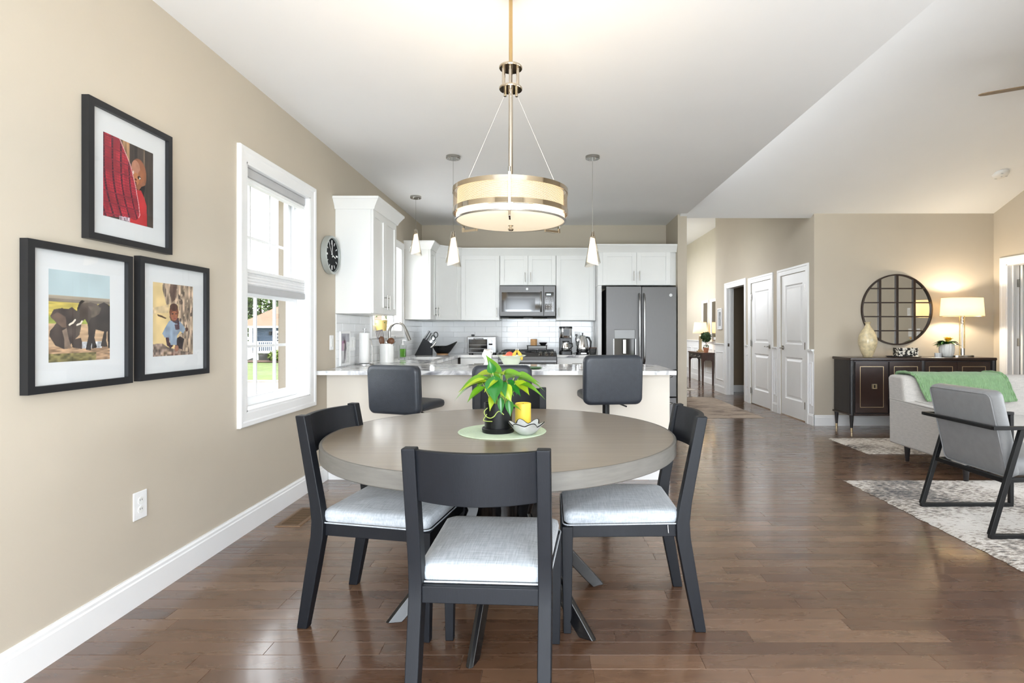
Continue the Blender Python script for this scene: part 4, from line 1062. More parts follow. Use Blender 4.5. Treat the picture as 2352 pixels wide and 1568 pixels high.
P.fill(P.mask([(445, 680), (480, 580), (515, 552), (560, 572), (500, 610), (465, 700)]), (44, 38, 36)); P.fill(P.mask([(600, 640), (800, 660), (800, 700), (720, 790), (650, 810), (660, 720)]), (104, 94, 84), .15)
P.fill(P.mask([(85, 790), (130, 690), (230, 672), (330, 680), (375, 655), (440, 710), (430, 900), (430, 1040), (420, 1120), (500, 1100), (520, 1180), (515, 1265), (380, 1240), (370, 1180), (330, 1250), (260, 1265), (150, 1215), (75, 1080), (80, 1010), (165, 890)]), (74, 64, 60), .3, 9, 9, 6)
P.fill(P.mask([(85, 790), (180, 730), (290, 800), (300, 950), (240, 950), (165, 880)]), (102, 84, 74), .15); P.fill(P.mask([(240, 1000), (300, 960), (330, 1120), (370, 1250), (270, 1270), (270, 1120)]), (134, 116, 102), .15)
P.line([(340, 912), (390, 880), (418, 842)], .014, (226, 216, 200)); P.line([(445, 915), (495, 895), (515, 862)], .013, (226, 216, 200))
wall_picture('black framed photo of two elephants below a pale sky', 1.912, 2.395, .990, 1.535, 2.009, 2.289, 1.098, 1.440, P)
# 3: child crouching by rocks
P = Paint(130, 160, ((62, 50), (818, 145), (818, 1420), (68, 1470))); u, v = P.u, P.v
P.fill(u > -1, (226, 200, 146), .07, 8, 8)
rock = P.mask([(230, 50), (818, 50), (818, 1480), (440, 1480), (540, 1050), (700, 950), (540, 800), (520, 480), (300, 480), (230, 200)]); P.fill(rock, (164, 144, 124), .5, 20, 9, 8); P.fill(rock & (vnoise(u, v, 34, 12, 9) > .76), (98, 84, 76)); P.fill(rock & (vnoise(u, v, 26, 14, 12) > .84), (206, 186, 160))
P.fill(P.mask([(370, 90), (500, 110), (470, 380), (400, 440), (360, 240)]), (112, 90, 80), .25, 20, 6)
P.fill(P.mask([(130, 660), (220, 690), (310, 740), (280, 750), (150, 700)]), (80, 58, 44)); P.fill(P.mask([(62, 540), (350, 480), (330, 640), (120, 640), (62, 690)]), (214, 190, 150), .15)
P.fill(P.mask([(62, 1230), (230, 1220), (330, 1290), (560, 1350), (818, 1400), (818, 1480), (62, 1480)]), (142, 124, 112), .45, 26, 26, 5)
P.fill(P.mask([(440, 1150), (560, 1080), (640, 1130), (600, 1330), (470, 1290)]), (52, 44, 46), .3)
P.fill(P.mask([(280, 1080), (360, 1080), (350, 1190), (430, 1260), (380, 1310), (310, 1260)]), (70, 50, 56), .2)
P.fill(P.mask([(350, 790), (430, 780), (560, 800), (640, 900), (670, 940), (620, 1030), (560, 980), (500, 1070), (490, 1240), (380, 1250), (340, 1100), (270, 1110), (225, 1030), (270, 930)]), (142, 158, 176), .12, 16, 16)
P.fill(P.mask([(450, 860), (540, 850), (550, 950), (470, 960)]), (84, 60, 68)); P.fill(P.mask([(350, 700), (420, 740), (530, 730), (545, 850), (470, 840), (380, 780)]), (70, 52, 62))
P.fill(P.ell(440, 630, 86, 170), (116, 70, 50), .08); P.fill(P.ell(440, 530, 78, 70), (82, 54, 46)); P.fill(P.ell(445, 690, 62, 90), (158, 98, 70), .06)
for ex in (412, 482): P.fill(P.ell(ex, 655, 20, 12), (40, 26, 24))
P.fill(P.ell(460, 745, 26, 14), (140, 70, 66)); P.fill(P.ell(690, 950, 30, 40), (84, 56, 46)); P.fill(P.ell(490, 1310, 40, 60), (150, 104, 84), .1)
wall_picture('black framed photo of a crouching child by grey rocks, nearest the window', 2.438, 2.934, .992, 1.546, 2.538, 2.822, 1.096, 1.440, P)

# ---- small fittings on the window wall
t = thing('wall_clock', 'round black-faced wall clock with brushed silver rim beside the window', 'clock', (XL, 4.575, 1.845))
T = Matrix.Rotation(PI/2, 4, 'Y')
B().lathe([(.001, 0), (.150, 0), (.158, .006), (.158, .046), (.150, .052), (.140, .048), (.138, .030), (.001, .030)], 48, T=T).obj('case', 'satin_silver', t, smooth=40)
B().lathe([(.001, .0305), (.1375, .0305), (.1375, .0325), (.001, .0325)], 48, T=T).obj('dial', 'dial_black', t, smooth=40)
for k in range(12):
    a = k*PI/6; L = .036 if k % 3 == 0 else .028; w = .0075 if k % 3 == 0 else .0035
    B().box(.0326, .0345, -w, w, .122-L, .122, Matrix.Rotation(a, 4, 'X')).obj('hour_mark', 'white_plastic', t)
for a, L, w in ((math.radians(-106), .070, .004), (math.radians(2), .10, .003), (math.radians(38), .10, .0012)):
    B().box(.036, .038, -w, w, -.02, L, Matrix.Rotation(a, 4, 'X')).obj('hand', 'white_plastic', t)
B().lathe([(.001, .034), (.008, .034), (.008, .040), (.001, .040)], 16, T=T).obj('pin', 'nickel', t)
def plate(name, label, cat, loc, rotz, n=1, kind='switch', w=None, grp=None):
    """wall plate facing local -y"""
    t = thing(name, label, cat, loc, rotz, grp); w = w or .078+.046*(n-1)
    B().box(-w/2, w/2, -.006, 0, -.062, .062).obj('cover', 'white_plastic', t, bevel=.003)
    for k in range(n):
        cx = (k-(n-1)/2)*.046
        if kind == 'switch': B().box(cx-.0165, cx+.0165, -.0095, -.006, -.034, .034).obj('rocker', 'white_ceramic', t, bevel=.002)
        else:
            for s in (-1, 1):
                r = B().lathe([(.001, 0), (.0165, 0), (.0165, .002), (.001, .002)], 20, T=Matrix.Translation((cx, -.006, s*.02)) @ Matrix.Rotation(PI/2, 4, 'X')).obj('receptacle', 'white_ceramic', t)
                for q in (-.006, .006): B().box(cx+q-.001, cx+q+.001, -.0086, -.008, s*.02+.000, s*.02+.008).obj('slot', 'dark_gap', r)
    return t
plate('wall_outlet', 'white duplex wall outlet below the framed photos', 'outlet', (XL, 2.472, .437), PI/2, kind='outlet', w=.082)
plate('light_switch', 'single white light switch on the beige wall under the clock', 'switch', (XL, 4.645, 1.12), PI/2)
t = thing('floor_register', 'brown metal floor vent by the baseboard under the window', 'vent', (-1.628, 3.62, 0))
b = B(); rings = [[(x, y, z) for x, y in ((-w, -l), (w, -l), (w, l), (-w, l))] for w, l, z in ((.08, .185, 0), (.078, .183, .005), (.056, .160, .005), (.056, .160, -.006))]
b.loft(rings, False).obj('vent_frame', 'register_brown', t, smooth=0)
B().box(-.056, .056, -.16, .16, .0002, .0008).obj('vent_well', 'dark_gap', t)
for k in range(16): B().box(-.056, .056, -.153+k*.0204, -.149+k*.0204, .001, .0045).obj('slat', 'register_brown', t)
# ================================================================== KITCHEN
def shaker(b, w, h, t=.02, fw=.058, T=None):
    """door front in x 0..w, z 0..h; outer face at y=-t"""
    b.box(0, fw, -t, 0, 0, h, T).box(w-fw, w, -t, 0, 0, h, T).box(fw, w-fw, -t, 0, 0, fw, T).box(fw, w-fw, -t, 0, h-fw, h, T)
    b.box(fw, w-fw, -t*.45, 0, fw, h-fw, T)
    return b
def pull(parent, x, y, z, L=.13, horizontal=False, T=None):
    d = Vector((1, 0, 0)) if horizontal else Vector((0, 0, 1)); c = Vector((x, y, z))
    o = B().cyl(c-d*L/2+Vector((0, -.028, 0)), c+d*L/2+Vector((0, -.028, 0)), .0052, n=10, T=T)
    for s in (-1, 1): o.cyl(c+d*s*L*.33, c+d*s*L*.33+Vector((0, -.028, 0)), .0042, n=8, T=T)
    return o.obj('handle', 'nickel', parent, smooth=40)
def door_part(parent, x0, x1, z0, z1, y, hx, hz, T=None):
    TT = Matrix.Translation((x0, y, z0)); TT = T @ TT if T else TT
    d = shaker(B(), x1-x0, z1-z0, T=TT).obj('door', 'white_cabinet', parent, smooth=0, bevel=.0015)
    if hx is not None: pull(d, hx, y-.02, hz, T=T)
    return d
def upper_cabinet(label, loc, rotz, w, h, depth=.305, ndoors=1, hside=1, fill=(0, 0), hz=None, drop=.02):
    """back on local y=0, front towards -y"""
    t = thing('upper_cabinet', label, 'cabinet', loc, rotz, 'white upper kitchen cabinets')
    B().box(0, w, -depth, -.001, 0, h).obj('cabinet_body', 'white_cabinet', t, bevel=.002)
    a, e = fill[0]+.003, w-fill[1]-.003; hz = hz or .11
    if ndoors == 1:
        door_part(t, a, e, .004, h-drop, -depth-.001, (e-.035 if hside > 0 else a+.035), hz)
    else:
        m = (a+e)/2
        door_part(t, a, m-.0015, .004, h-drop, -depth-.001, m-.038, hz); door_part(t, m+.0015, e, .004, h-drop, -depth-.001, m+.038, hz)
    return t
ZU, HU = 1.368, .912
FRW = 7.31                                    # face of the deep cabinet above the fridge
upper_cabinet('white two-door wall cabinet between the clock and the sink window', (XL, 4.73, ZU), PI/2, .72, HU, ndoors=2)
upper_cabinet('narrow white wall cabinet on the far side of the sink window', (XL, 7.005, ZU), PI/2, .325, HU, hside=1)
t = thing('upper_cabinet', 'white corner wall cabinet with an angled door', 'cabinet', (0, 0, ZU), 0, 'white upper kitchen cabinets')
B().prism([(XL+.001, YB-.001), (XL+.001, 7.332), (-1.527, 7.332), (-1.222, 7.635), (-1.222, YB-.001)], 0, HU).obj('cabinet_body', 'white_cabinet', t, bevel=.002)
T = Matrix.Translation((-1.527, 7.332, 0)) @ Matrix.Rotation(PI/4, 4, 'Z'); dw = math.hypot(.305, .303)
door_part(t, .012, dw-.012, .004, HU-.02, -.001, .05, .11, T)
upper_cabinet('tall white wall cabinet between the corner cabinet and the microwave', (-1.218, YB, ZU), 0, .533, HU, hside=1)
upper_cabinet('short white two-door cabinet right above the microwave', (-.683, YB, 1.850), 0, .773, HU-.482, ndoors=2, hz=.11)
upper_cabinet('tall white wall cabinet between the microwave and the fridge', (.092, YB, ZU), 0, .545, HU, hside=-1, fill=(0, .03))
upper_cabinet('deep white two-door cabinet above the fridge', (.640, YB, 1.825), 0, 1.031, HU-.457, depth=YB-FRW, ndoors=2, fill=(.06, .075), hz=.12)
t = B().box(.642, .690, FRW, YB-.001, 0, 1.823).obj('fridge_panel', 'white_cabinet', None, bevel=.002)
tag(t, 'tall white side panel closing the gap beside the fridge', 'panel')
# crown mouldings
def crown(path, label):
    """path: outline of the cabinet fronts (x, y); sections flare outwards and up"""
    b = B(); n = len(path); sec = [(0, -.022), (.010, -.022), (.018, .0), (.055, .055), (.062, .060), (.062, .078), (0, .078)]
    rings = []
    for i in range(n):
        p = Vector(path[i]); d0 = (Vector(path[i])-Vector(path[i-1])).normalized() if i else None; d1 = (Vector(path[i+1])-p).normalized() if i < n-1 else None
        nrm = lambda d: Vector((d.y, -d.x))
        if d0 is None: m = nrm(d1); k = 1
        elif d1 is None: m = nrm(d0); k = 1
        else: m = (nrm(d0)+nrm(d1)).normalized(); k = 1/max(.3, m.dot(nrm(d1)))
        rings.append([(p.x+m.x*k*o, p.y+m.y*k*o, ZU+HU+z) for o, z in sec])
    o = b.loft(rings).obj('crown_moulding', 'white_cabinet', None, smooth=20)
    tag(o, label, 'moulding')
F = .327
crown([(XL+.001, 4.728), (XL+F, 4.728), (XL+F, 5.452), (XL+.001, 5.452)], 'white crown moulding on top of the cabinet beside the clock')
crown([(XL+.001, 7.003), (XL+F, 7.003), (XL+F, 7.325), (-1.215, YB-F), (.640, YB-F), (.640, FRW-.022), (1.672, FRW-.022)], 'long white crown moulding running from the corner to above the fridge')

# ---- countertops
ZK = .905; ZK0 = .873
SX0, SX1, SY0, SY1 = -1.72, -1.29, 6.0, 6.72        # sink opening
ct = B()
ct.prism([(XL+.001, 4.325), (.985, 4.325), (.996, 4.336), (.996, 5.235), (-1.185, 5.235), (XL+.001, 5.235)], ZK0, ZK)
ct.box(XL+.001, -1.185, 5.235, SY0, ZK0, ZK).box(XL+.001, SX0, SY0, SY1, ZK0, ZK).box(SX1, -1.185, SY0, SY1, ZK0, ZK).box(XL+.001, -1.185, SY1, YB-.001, ZK0, ZK)
ct.box(-1.185, -.672, 7.295, YB-.001, ZK0, ZK)
tag(ct.obj('countertop', 'granite', None, smooth=0), 'white granite worktop with grey veins on the peninsula and sink run', 'countertop')
tag(B().box(.098, .640, 7.295, YB-.001, ZK0, ZK).obj('countertop', 'granite', None, bevel=.003), 'short granite worktop between the range and the fridge', 'countertop')
sk = thing('kitchen_sink', 'steel undermount sink set into the worktop beneath the window', 'sink', (0, 0, 0))
rings = [[(x, y, z) for x, y in rr(SX1-SX0+2*o, SY1-SY0+2*o, .05, 4, (SX0+SX1)/2, (SY0+SY1)/2)] for o, z in ((.012, ZK0-.001), (-.002, ZK0-.001), (-.006, ZK0-.17), (-.03, ZK0-.19), (-.15, ZK0-.195))]
B().loft(rings, False).add(list(rings[-1]), [tuple(range(len(rings[-1])))]).obj('basin', 'steel', sk, smooth=40)
B().lathe([(.001, ZK0-.196), (.04, ZK0-.196), (.04, ZK0-.192), (.001, ZK0-.194)], 20, c=((SX0+SX1)/2, (SY0+SY1)/2, 0)).obj('drain', 'chrome', sk)
# ---- peninsula wall and base cabinets
pn = thing('peninsula', 'beige painted peninsula half wall with white baseboard under the granite worktop', 'counter', (0, 0, 0))
B().box(XL+.001, .988, 4.55, 5.19, 0, ZK0-.001).obj('half_wall', 'panel_paint', pn)
B().prism([(4.55-p, z) for p, z in base_prof(.137)], XL+.02, .988, 'X').obj('base_trim', 'white_trim', pn, smooth=0)
def base_cabinet(label, loc, rotz, w, nd=1, depth=.60, open_top=False):
    t = thing('base_cabinet', label, 'cabinet', loc, rotz, 'white base kitchen cabinets')
    b = B().box(0, w, -depth, -.001, .10, .66 if open_top else ZK0-.001)
    if open_top: b.box(0, w, -depth, -depth+.018, .66, ZK0-.001)      # front rail above the cut-out for the sink bowl
    b.obj('cabinet_body', 'white_cabinet', t, bevel=.002)
    B().box(.01, w-.01, -depth+.06, -.01, 0, .10).obj('toe_kick', 'white_cabinet', t)
    d = B().box(.003, w-.003, -depth-.02, -depth-.001, .715, .862).obj('drawer', 'white_cabinet', t, bevel=.002)
    pull(d, w/2, -depth-.02, .79, .13, True)
    for k in range(nd):
        a, e = .003+(w-.006)*k/nd, .003+(w-.006)*(k+1)/nd-.002
        door_part(t, a, e, .105, .708, -depth-.001, e-.04 if k == 0 else a+.04, .62)
    return t
base_cabinet('white base cabinet left of the gas range', (-1.18, YB, 0), 0, .505)
base_cabinet('white base cabinet between the range and the fridge', (.10, YB, 0), 0, .535)
base_cabinet('white sink base cabinet under the kitchen window', (XL, 5.90, 0), PI/2, .95, 2, open_top=True)
base_cabinet('white base cabinet in the sink run nearest the peninsula', (XL, 5.26, 0), PI/2, .62)
base_cabinet('white base cabinet in the blind corner past the sink', (XL, 6.87, 0), PI/2, .46)

# ---- tiled backsplash: 3x12 inch white tiles, each its own piece
def tile_field(name, to_world, spans, z0, z1, tw=.3048, th=.0762, gap=.0013):
    bk = bpy.data.objects.new(name, None); C.objects.link(bk); bk['kind'] = 'structure'
    cache = {}
    for (u0, u1, zz0, zz1) in spans:
        r = 0; z = z0
        while z < zz1-.004:
            za, zb = max(z, zz0), min(z+th, zz1)
            u = math.floor(u0/tw)*tw-(tw/2 if r % 2 else 0)
            while u < u1 and zb-za > .006:
                a, e = max(u, u0), min(u+tw, u1)
                if e-a > .008:
                    key = (round(e-a, 4), round(zb-za, 4))
                    if key not in cache:
                        w, h = e-a-gap, zb-za-gap
                        cache[key] = to_world(None, w, h)
                    o = bpy.data.objects.new('tile', cache[key]); C.objects.link(o); o.parent = bk
                    o.location = to_world((a+e)/2, za+(zb-za)/2, 0)
                u += tw
            z += th; r += 1
    return bk
def tile_mesh(w, h, axis):
    b = B(); e = .0015; rings = [[(sx*(w/2-i), sz*(h/2-i), d) for sx, sz in ((-1, -1), (1, -1), (1, 1), (-1, 1))] for i, d in ((0, 0), (0, .0045), (e, .006))]
    conv = (lambda p: (p[0], -p[2], p[1])) if axis == 'B' else (lambda p: (p[2], p[0], p[1]))
    b.loft([[conv(p) for p in r] for r in rings]); me = bpy.data.meshes.new('tile'); me.from_pydata(b.v, [], b.f)
    bm = bmesh.new(); bm.from_mesh(me); bmesh.ops.recalc_face_normals(bm, faces=bm.faces); bm.to_mesh(me); bm.free()
    me.materials.append(MATS['white_tile']); return me
tb_ = lambda u, z, q: tile_mesh(z, q, 'B') if u is None else (u, YB-.0035, z)
tl_ = lambda u, z, q: tile_mesh(z, q, 'L') if u is None else (XL+.0035, u, z)
bk = tile_field('trim_9', tb_, [(XL+.004, -.683, ZK, ZU), (-.683, .092, ZK, 1.40), (.092, .640, ZK, ZU)], ZK, ZU)
B().box(XL, .640, YB-.003, YB, ZK, 1.40).obj('grout_bed', 'grout', bk)
bk = tile_field('trim_10', tl_, [(4.735, 5.628, ZK, ZU), (5.628, 6.902, ZK, 1.138), (6.902, YB-.004, ZK, ZU)], ZK, ZU)
B().box(XL, XL+.003, 4.735, 5.628, ZK, ZU).box(XL, XL+.003, 5.628, 6.902, ZK, 1.138).box(XL, XL+.003, 6.902, YB, ZK, ZU).obj('grout_bed', 'grout', bk)

# ---- appliances
def emblem(parent, loc, r=.017):
    T = Matrix.Translation(loc) @ Matrix.Rotation(PI/2, 4, 'X')
    o = B().lathe([(.001, 0), (r, 0), (r, .003), (.001, .003)], 28, T=T).obj('emblem', 'white_plastic', parent, smooth=40)
    B().lathe([(r*.82, .0031), (r*.9, .0031), (r*.9, .0036), (r*.82, .0036), (r*.82, .0031)], 28, T=T, caps=False).obj('emblem_ring', 'steel', o)
    pts = lambda f: [tuple(T @ Vector((r*x, r*y, .0035))) for x, y in f]
    b = B().tube(pts([(-.05, .35), (-.35, .4), (-.45, 0), (-.3, -.4), (-.05, -.35), (0, 0), (-.2, .02)]), r*.05, 5)
    b.tube(pts([(.1, 0), (.4, .15), (.35, .4), (.15, .3), (.12, -.2), (.3, -.4), (.5, -.2)]), r*.05, 5)
    b.obj('script_mark', 'steel', o)
fr = thing('refrigerator', 'slate grey french door fridge with water dispenser', 'refrigerator', (.737, 7.15, 0))
FW = .906
B().box(.005, FW-.005, .075, .72, .02, 1.775).obj('fridge_body', 'dark_gap', fr)
for k in range(2):
    x0, x1 = (0, FW/2-.003) if k == 0 else (FW/2+.003, FW)
    b = B(); dx0, dx1, dz0, dz1 = .10, .37, .865, 1.24
    if k == 0:
        b.box(x0, dx0, 0, .07, .72, 1.795).box(dx1, x1, 0, .07, .72, 1.795).box(dx0, dx1, 0, .07, .72, dz0).box(dx0, dx1, 0, .07, dz1, 1.795)
    else: b.box(x0, x1, 0, .07, .72, 1.795)
    d = b.obj('fridge_door', 'slate_steel', fr, bevel=.008 if k else 0, smooth=0 if not k else 35)
    hx = x1-.028 if k == 0 else x0+.028
    h = B().tube([(hx, 0, .80), (hx, -.045, .83), (hx, -.058, .9), (hx, -.058, 1.6), (hx, -.045, 1.67), (hx, 0, 1.70)], [.013]*6, 12).obj('door_handle', 'steel', d, smooth=60)
    if k == 0:
        B().box(dx0, dx1, .05, .069, dz0, dz1-.12).obj('dispenser_niche', 'dark_glass', d)
        B().box(dx0, dx1, -.004, .05, dz1-.12, dz1).obj('dispenser_panel', 'dispenser_grey', d, bevel=.006)
        B().box(dx0-.012, dx0, -.005, .0, dz0, dz1-.12).box(dx1, dx1+.012, -.005, .0, dz0, dz1-.12).obj('dispenser_trim', 'steel', d)
        B().box((dx0+dx1)/2-.022, (dx0+dx1)/2+.022, .012, .03, dz0+.06, dz1-.125).obj('paddle', 'nickel', d, bevel=.006)
    else: emblem(d, (x1-.075, -.0005, 1.685), .020)
for z0, z1 in ((.37, .705), (.03, .36)):
    d = B().box(0, FW, 0, .07, z0, z1).obj('freezer_drawer', 'slate_steel', fr, bevel=.008)
    B().tube([(.06, 0, z1-.07), (.08, -.05, z1-.07), (FW-.08, -.05, z1-.07), (FW-.06, 0, z1-.07)], .012, 10).obj('door_handle', 'steel', d, smooth=60)
mw = thing('microwave', 'slate grey microwave mounted above the range', 'microwave', (-.680, 7.545, 1.405))
MW = .762; MH = .435
B().box(0, MW, .02, .39, .015, MH).obj('microwave_body', 'slate_steel', mw, bevel=.004)
B().prism([(.02, .0), (.39, .0), (.39, .015), (.0, .015)], .01, MW-.01, 'X').obj('vent_underside', 'black_plastic', mw)
for k in range(2): B().box(.12+k*.33, .32+k*.33, .05, .2, -.004, .0).obj('grease_filter', 'dark_gap', mw)
d = B().box(0, .60, -.006, .02, .02, MH-.002).obj('microwave_door', 'slate_steel', mw, bevel=.005)
B().box(.03, .555, -.0085, -.006, .08, .345).obj('door_glass', 'dark_glass', d, bevel=.002)
B().box(.08, .485, -.0095, -.0085, .11, .265).obj('viewing_window', 'black_gloss', d)
B().tube([(.565, -.006, .085), (.565, -.036, .10), (.565, -.04, .21), (.565, -.036, .33), (.565, -.006, .345)], .013, 10).obj('door_handle', 'steel', d, smooth=60)
cp = B().box(.603, MW, -.006, .02, .02, MH-.002).obj('control_panel', 'slate_steel', mw, bevel=.005)
B().box(.618, MW-.025, -.0085, -.006, .08, .345).obj('keypad', 'dark_glass', cp, bevel=.002)
B().box(.64, .70, -.0092, -.0085, .305, .325).obj('display', 'display_glow', cp)
for i in range(7):
    for j in range(3): B().box(.632+j*.034, .652+j*.034, -.0092, -.0085, .10+i*.027, .112+i*.027).obj('key', 'blind_grey', cp)
emblem(d, (.375, -.0063, .39), .016)

rg_ = thing('gas_range', 'slate grey slide-in gas range with silver knobs', 'range', (-.668, 7.235, 0))
RW = .760
B().box(0, RW, .05, .69, .02, .88).obj('range_body', 'slate_steel', rg_, bevel=.004)
B().prism([(.0, .885), (.07, .935), (.69, .935), (.69, .875), (.0, .82)], 0, RW, 'X').obj('cooktop', 'slate_steel', rg_, smooth=0)
B().prism([(-.004, .822), (-.004, .834), (.078, .89), (.078, .875)], .0, RW, 'X').obj('front_edge', 'steel', rg_, smooth=0)
d = B().box(.01, RW-.01, -.01, .05, .16, .80).obj('oven_door', 'black_gloss', rg_, bevel=.006)
B().cyl((.06, -.06, .775), (RW-.06, -.06, .775), .012, n=12).cyl((.1, -.06, .775), (.1, 0, .775), .008, n=8).cyl((RW-.1, -.06, .775), (RW-.1, 0, .775), .008, n=8).obj('oven_handle', 'steel', d, smooth=40)
for i, x in enumerate((.06, .14, .55, .625, .70)):
    T = Matrix.Translation((x, .034, .912)) @ Matrix.Rotation(math.radians(35), 4, 'X')
    k = B().lathe([(.001, -.005), (.027, -.005), (.027, .008), (.022, .014), (.021, .036), (.001, .038)], 20, T=T).obj('knob', 'nickel', rg_, smooth=40)
    B().box(-.004, .004, -.02, .02, .036, .046, T).obj('grip', 'nickel', k, bevel=.002)
for i in range(3):
    g = B(); x0 = .03+i*.236; x1 = x0+.226; z = .962
    for xx in (x0, x1-.012): g.box(xx, xx+.012, .12, .66, z-.012, z)
    for yy in (.12, .385, .648): g.box(x0+.012, x1-.012, yy, yy+.012, z-.012, z)
    for yy in (.25, .515): g.box((x0+x1)/2-.006, (x0+x1)/2+.006, yy-.1, yy+.1, z-.012, z)
    for xx in (x0, x1-.012):
        for yy in (.12, .648): g.box(xx, xx+.012, yy, yy+.012, .935, z-.012)
    gr = g.obj('burner_grate', 'black_metal', rg_)
    for yy in (.25, .515): B().lathe([(.001, .935), (.045, .935), (.045, .944), (.03, .950), (.001, .950)], 20, c=((x0+x1)/2, yy, 0)).obj('burner_cap', 'black_metal', gr)
# rack with a cork pot and a small dark bowl standing on the range
GZt = .963
rk = thing('spice_rack', 'small black metal shelf standing on the range', 'rack', (-.17, 7.62, GZt))
B().box(-.14, .14, -.07, .07, .052, .062).obj('shelf', 'black_metal', rk, bevel=.002)
for sx in (-1, 1):
    B().bar((sx*.13, -.06, 0), (sx*.13, -.06, .052), .012, .012).obj('leg', 'black_metal', rk); B().bar((sx*.13, .06, 0), (sx*.13, .06, .052), .012, .012).obj('leg', 'black_metal', rk)
B().box(-.13, .13, -.06, .06, .018, .024).obj('lower_shelf', 'black_metal', rk)
o = B().lathe([(.001, 0), (.044, 0), (.045, .004), (.045, .083), (.041, .086), (.001, .084)], 28).obj('cork_pot', 'cork', None, smooth=40); o.location = (-.215, 7.61, GZt+.062); tag(o, 'round tan cork pot on the shelf above the range', 'pot')
o = B().lathe([(.001, 0), (.03, 0), (.052, .03), (.056, .04), (.052, .04), (.028, .008), (.001, .006)], 28).obj('small_bowl', 'black_plastic', None, smooth=40); o.location = (-.088, 7.61, GZt+.062); tag(o, 'small dark bowl beside the cork pot on the range shelf', 'bowl')

# ---- counter things along the back wall
to = thing('toaster_oven', 'stainless toaster oven with a glass door in front of the tiled wall', 'toaster oven', (-.905, 7.50, ZK))
B().box(-.195, .195, -.11, .18, .018, .245).obj('oven_body', 'steel', to, bevel=.012)
d = B().box(-.175, .075, -.122, -.111, .035, .215).obj('oven_door', 'dark_glass', to, bevel=.003)
B().box(-.178, .078, -.1235, -.1115, .205, .222).obj('door_rim', 'steel', d, bevel=.002)
B().tube([(-.10, -.122, .212), (-.10, -.15, .218), (.02, -.15, .218), (.02, -.122, .212)], .008, 8).obj('door_handle', 'steel', d, smooth=60)
for z in (.08, .13): B().box(-.165, .065, -.1245, -.1235, z, z+.0025).obj('wire_rack', 'steel', d)
cp = B().box(.082, .188, -.118, -.111, .03, .225).obj('control_panel', 'steel', to, bevel=.002)
B().lathe([(.001, 0), (.024, 0), (.022, .018), (.001, .018)], 24, T=Matrix.Translation((.118, -.118, .18)) @ Matrix.Rotation(PI/2, 4, 'X')).obj('dial', 'white_plastic', cp, smooth=40)
B().box(.095, .145, -.1195, -.118, .13, .15).obj('display', 'black_gloss', cp)
for k in range(3): B().lathe([(.001, 0), (.01, 0), (.009, .008), (.001, .008)], 14, T=Matrix.Translation((.12, -.118, .107-k*.027)) @ Matrix.Rotation(PI/2, 4, 'X')).obj('button', 'nickel', cp)
for sx in (-1, 1):
    for yy in (-.08, .15): B().cyl((sx*.16, yy, 0), (sx*.16, yy, .018), .014, n=10).obj('foot', 'black_plastic', to)
B().box(-.155, -.115, .0, .05, .246, .272).obj('plug', 'black_plastic', to, bevel=.005)

cm = thing('coffee_maker', 'black and chrome drip coffee maker beside the range', 'coffee maker', (.222, 7.55, ZK))
B().prism(rr(.175, .22, .04), 0, .045).obj('warmer_base', 'black_plastic', cm, bevel=.004)
B().box(-.085, .085, .03, .108, .045, .24).obj('tower', 'black_plastic', cm, bevel=.01)
h = B().lathe([(.001, .22), (.078, .22), (.085, .23), (.086, .36), (.08, .372), (.001, .374)], 32, c=(0, -.012, 0)).obj('brew_head', 'chrome', cm, smooth=40)
B().box(-.035, .045, -.104, -.094, .255, .345).obj('keypad', 'black_plastic', h)
B().lathe([(.087, .352), (.089, .352), (.089, .372), (.083, .378), (.001, .378)], 32, c=(0, -.012, 0)).obj('lid', 'black_plastic', h, smooth=40)
g = B().lathe([(.001, .048), (.05, .048), (.062, .075), (.062, .10), (.042, .15), (.044, .165), (.001, .165)], 28, c=(0, -.03, 0)).obj('carafe', 'chrome', cm, smooth=40)
B().tube([(.045, -.06, .155), (.085, -.085, .15), (.09, -.085, .11), (.062, -.07, .08)], .008, 8).obj('carafe_handle', 'black_plastic', g, smooth=60)
B().lathe([(.001, .165), (.046, .165), (.046, .18), (.001, .184)], 24, c=(0, -.03, 0)).obj('carafe_lid', 'black_plastic', g)
kt = thing('electric_kettle', 'stainless electric kettle on a black base', 'kettle', (.452, 7.55, ZK))
B().lathe([(.001, 0), (.09, 0), (.088, .03), (.07, .036), (.001, .036)], 32).obj('base', 'black_plastic', kt, smooth=40)
B().box(-.03, .05, -.094, -.07, .004, .026).obj('base_front', 'steel', kt, bevel=.003)
k = B().lathe([(.001, .038), (.078, .038), (.082, .06), (.080, .10), (.066, .18), (.05, .235), (.045, .246), (.03, .256), (.001, .258)], 36).obj('kettle_body', 'chrome', kt, smooth=50)
B().lathe([(.0825, .04), (.0835, .05), (.0835, .066), (.082, .07)], 36, caps=False).obj('band', 'black_plastic', k)
B().lathe([(.001, .258), (.008, .258), (.007, .278), (.010, .288), (.001, .294)], 14).obj('lid_knob', 'black_plastic', k, smooth=50)
B().tube([(.05, 0, .235), (.085, 0, .225), (.112, 0, .17), (.108, 0, .10), (.085, 0, .055)], [.012, .014, .014, .012, .009], 10).obj('handle', 'black_plastic', k, smooth=60)
B().prism([(-.085, .19), (-.06, .17), (-.05, .215)], -.018, .018, 'Y').obj('spout', 'chrome', k)
bs = thing('wire_basket', 'small dark wire basket beside the kettle', 'basket', (.585, 7.48, ZK))
b = B(); B().lathe([(.001, 0), (.042, 0), (.042, .004), (.001, .004)], 20).obj('basket_base', 'black_metal', bs)
for k in range(18):
    a = k*2*PI/18; B().cyl((.042*math.cos(a), .042*math.sin(a), .002), (.052*math.cos(a), .052*math.sin(a), .088), .0022, n=5).obj('upright', 'black_metal', bs)
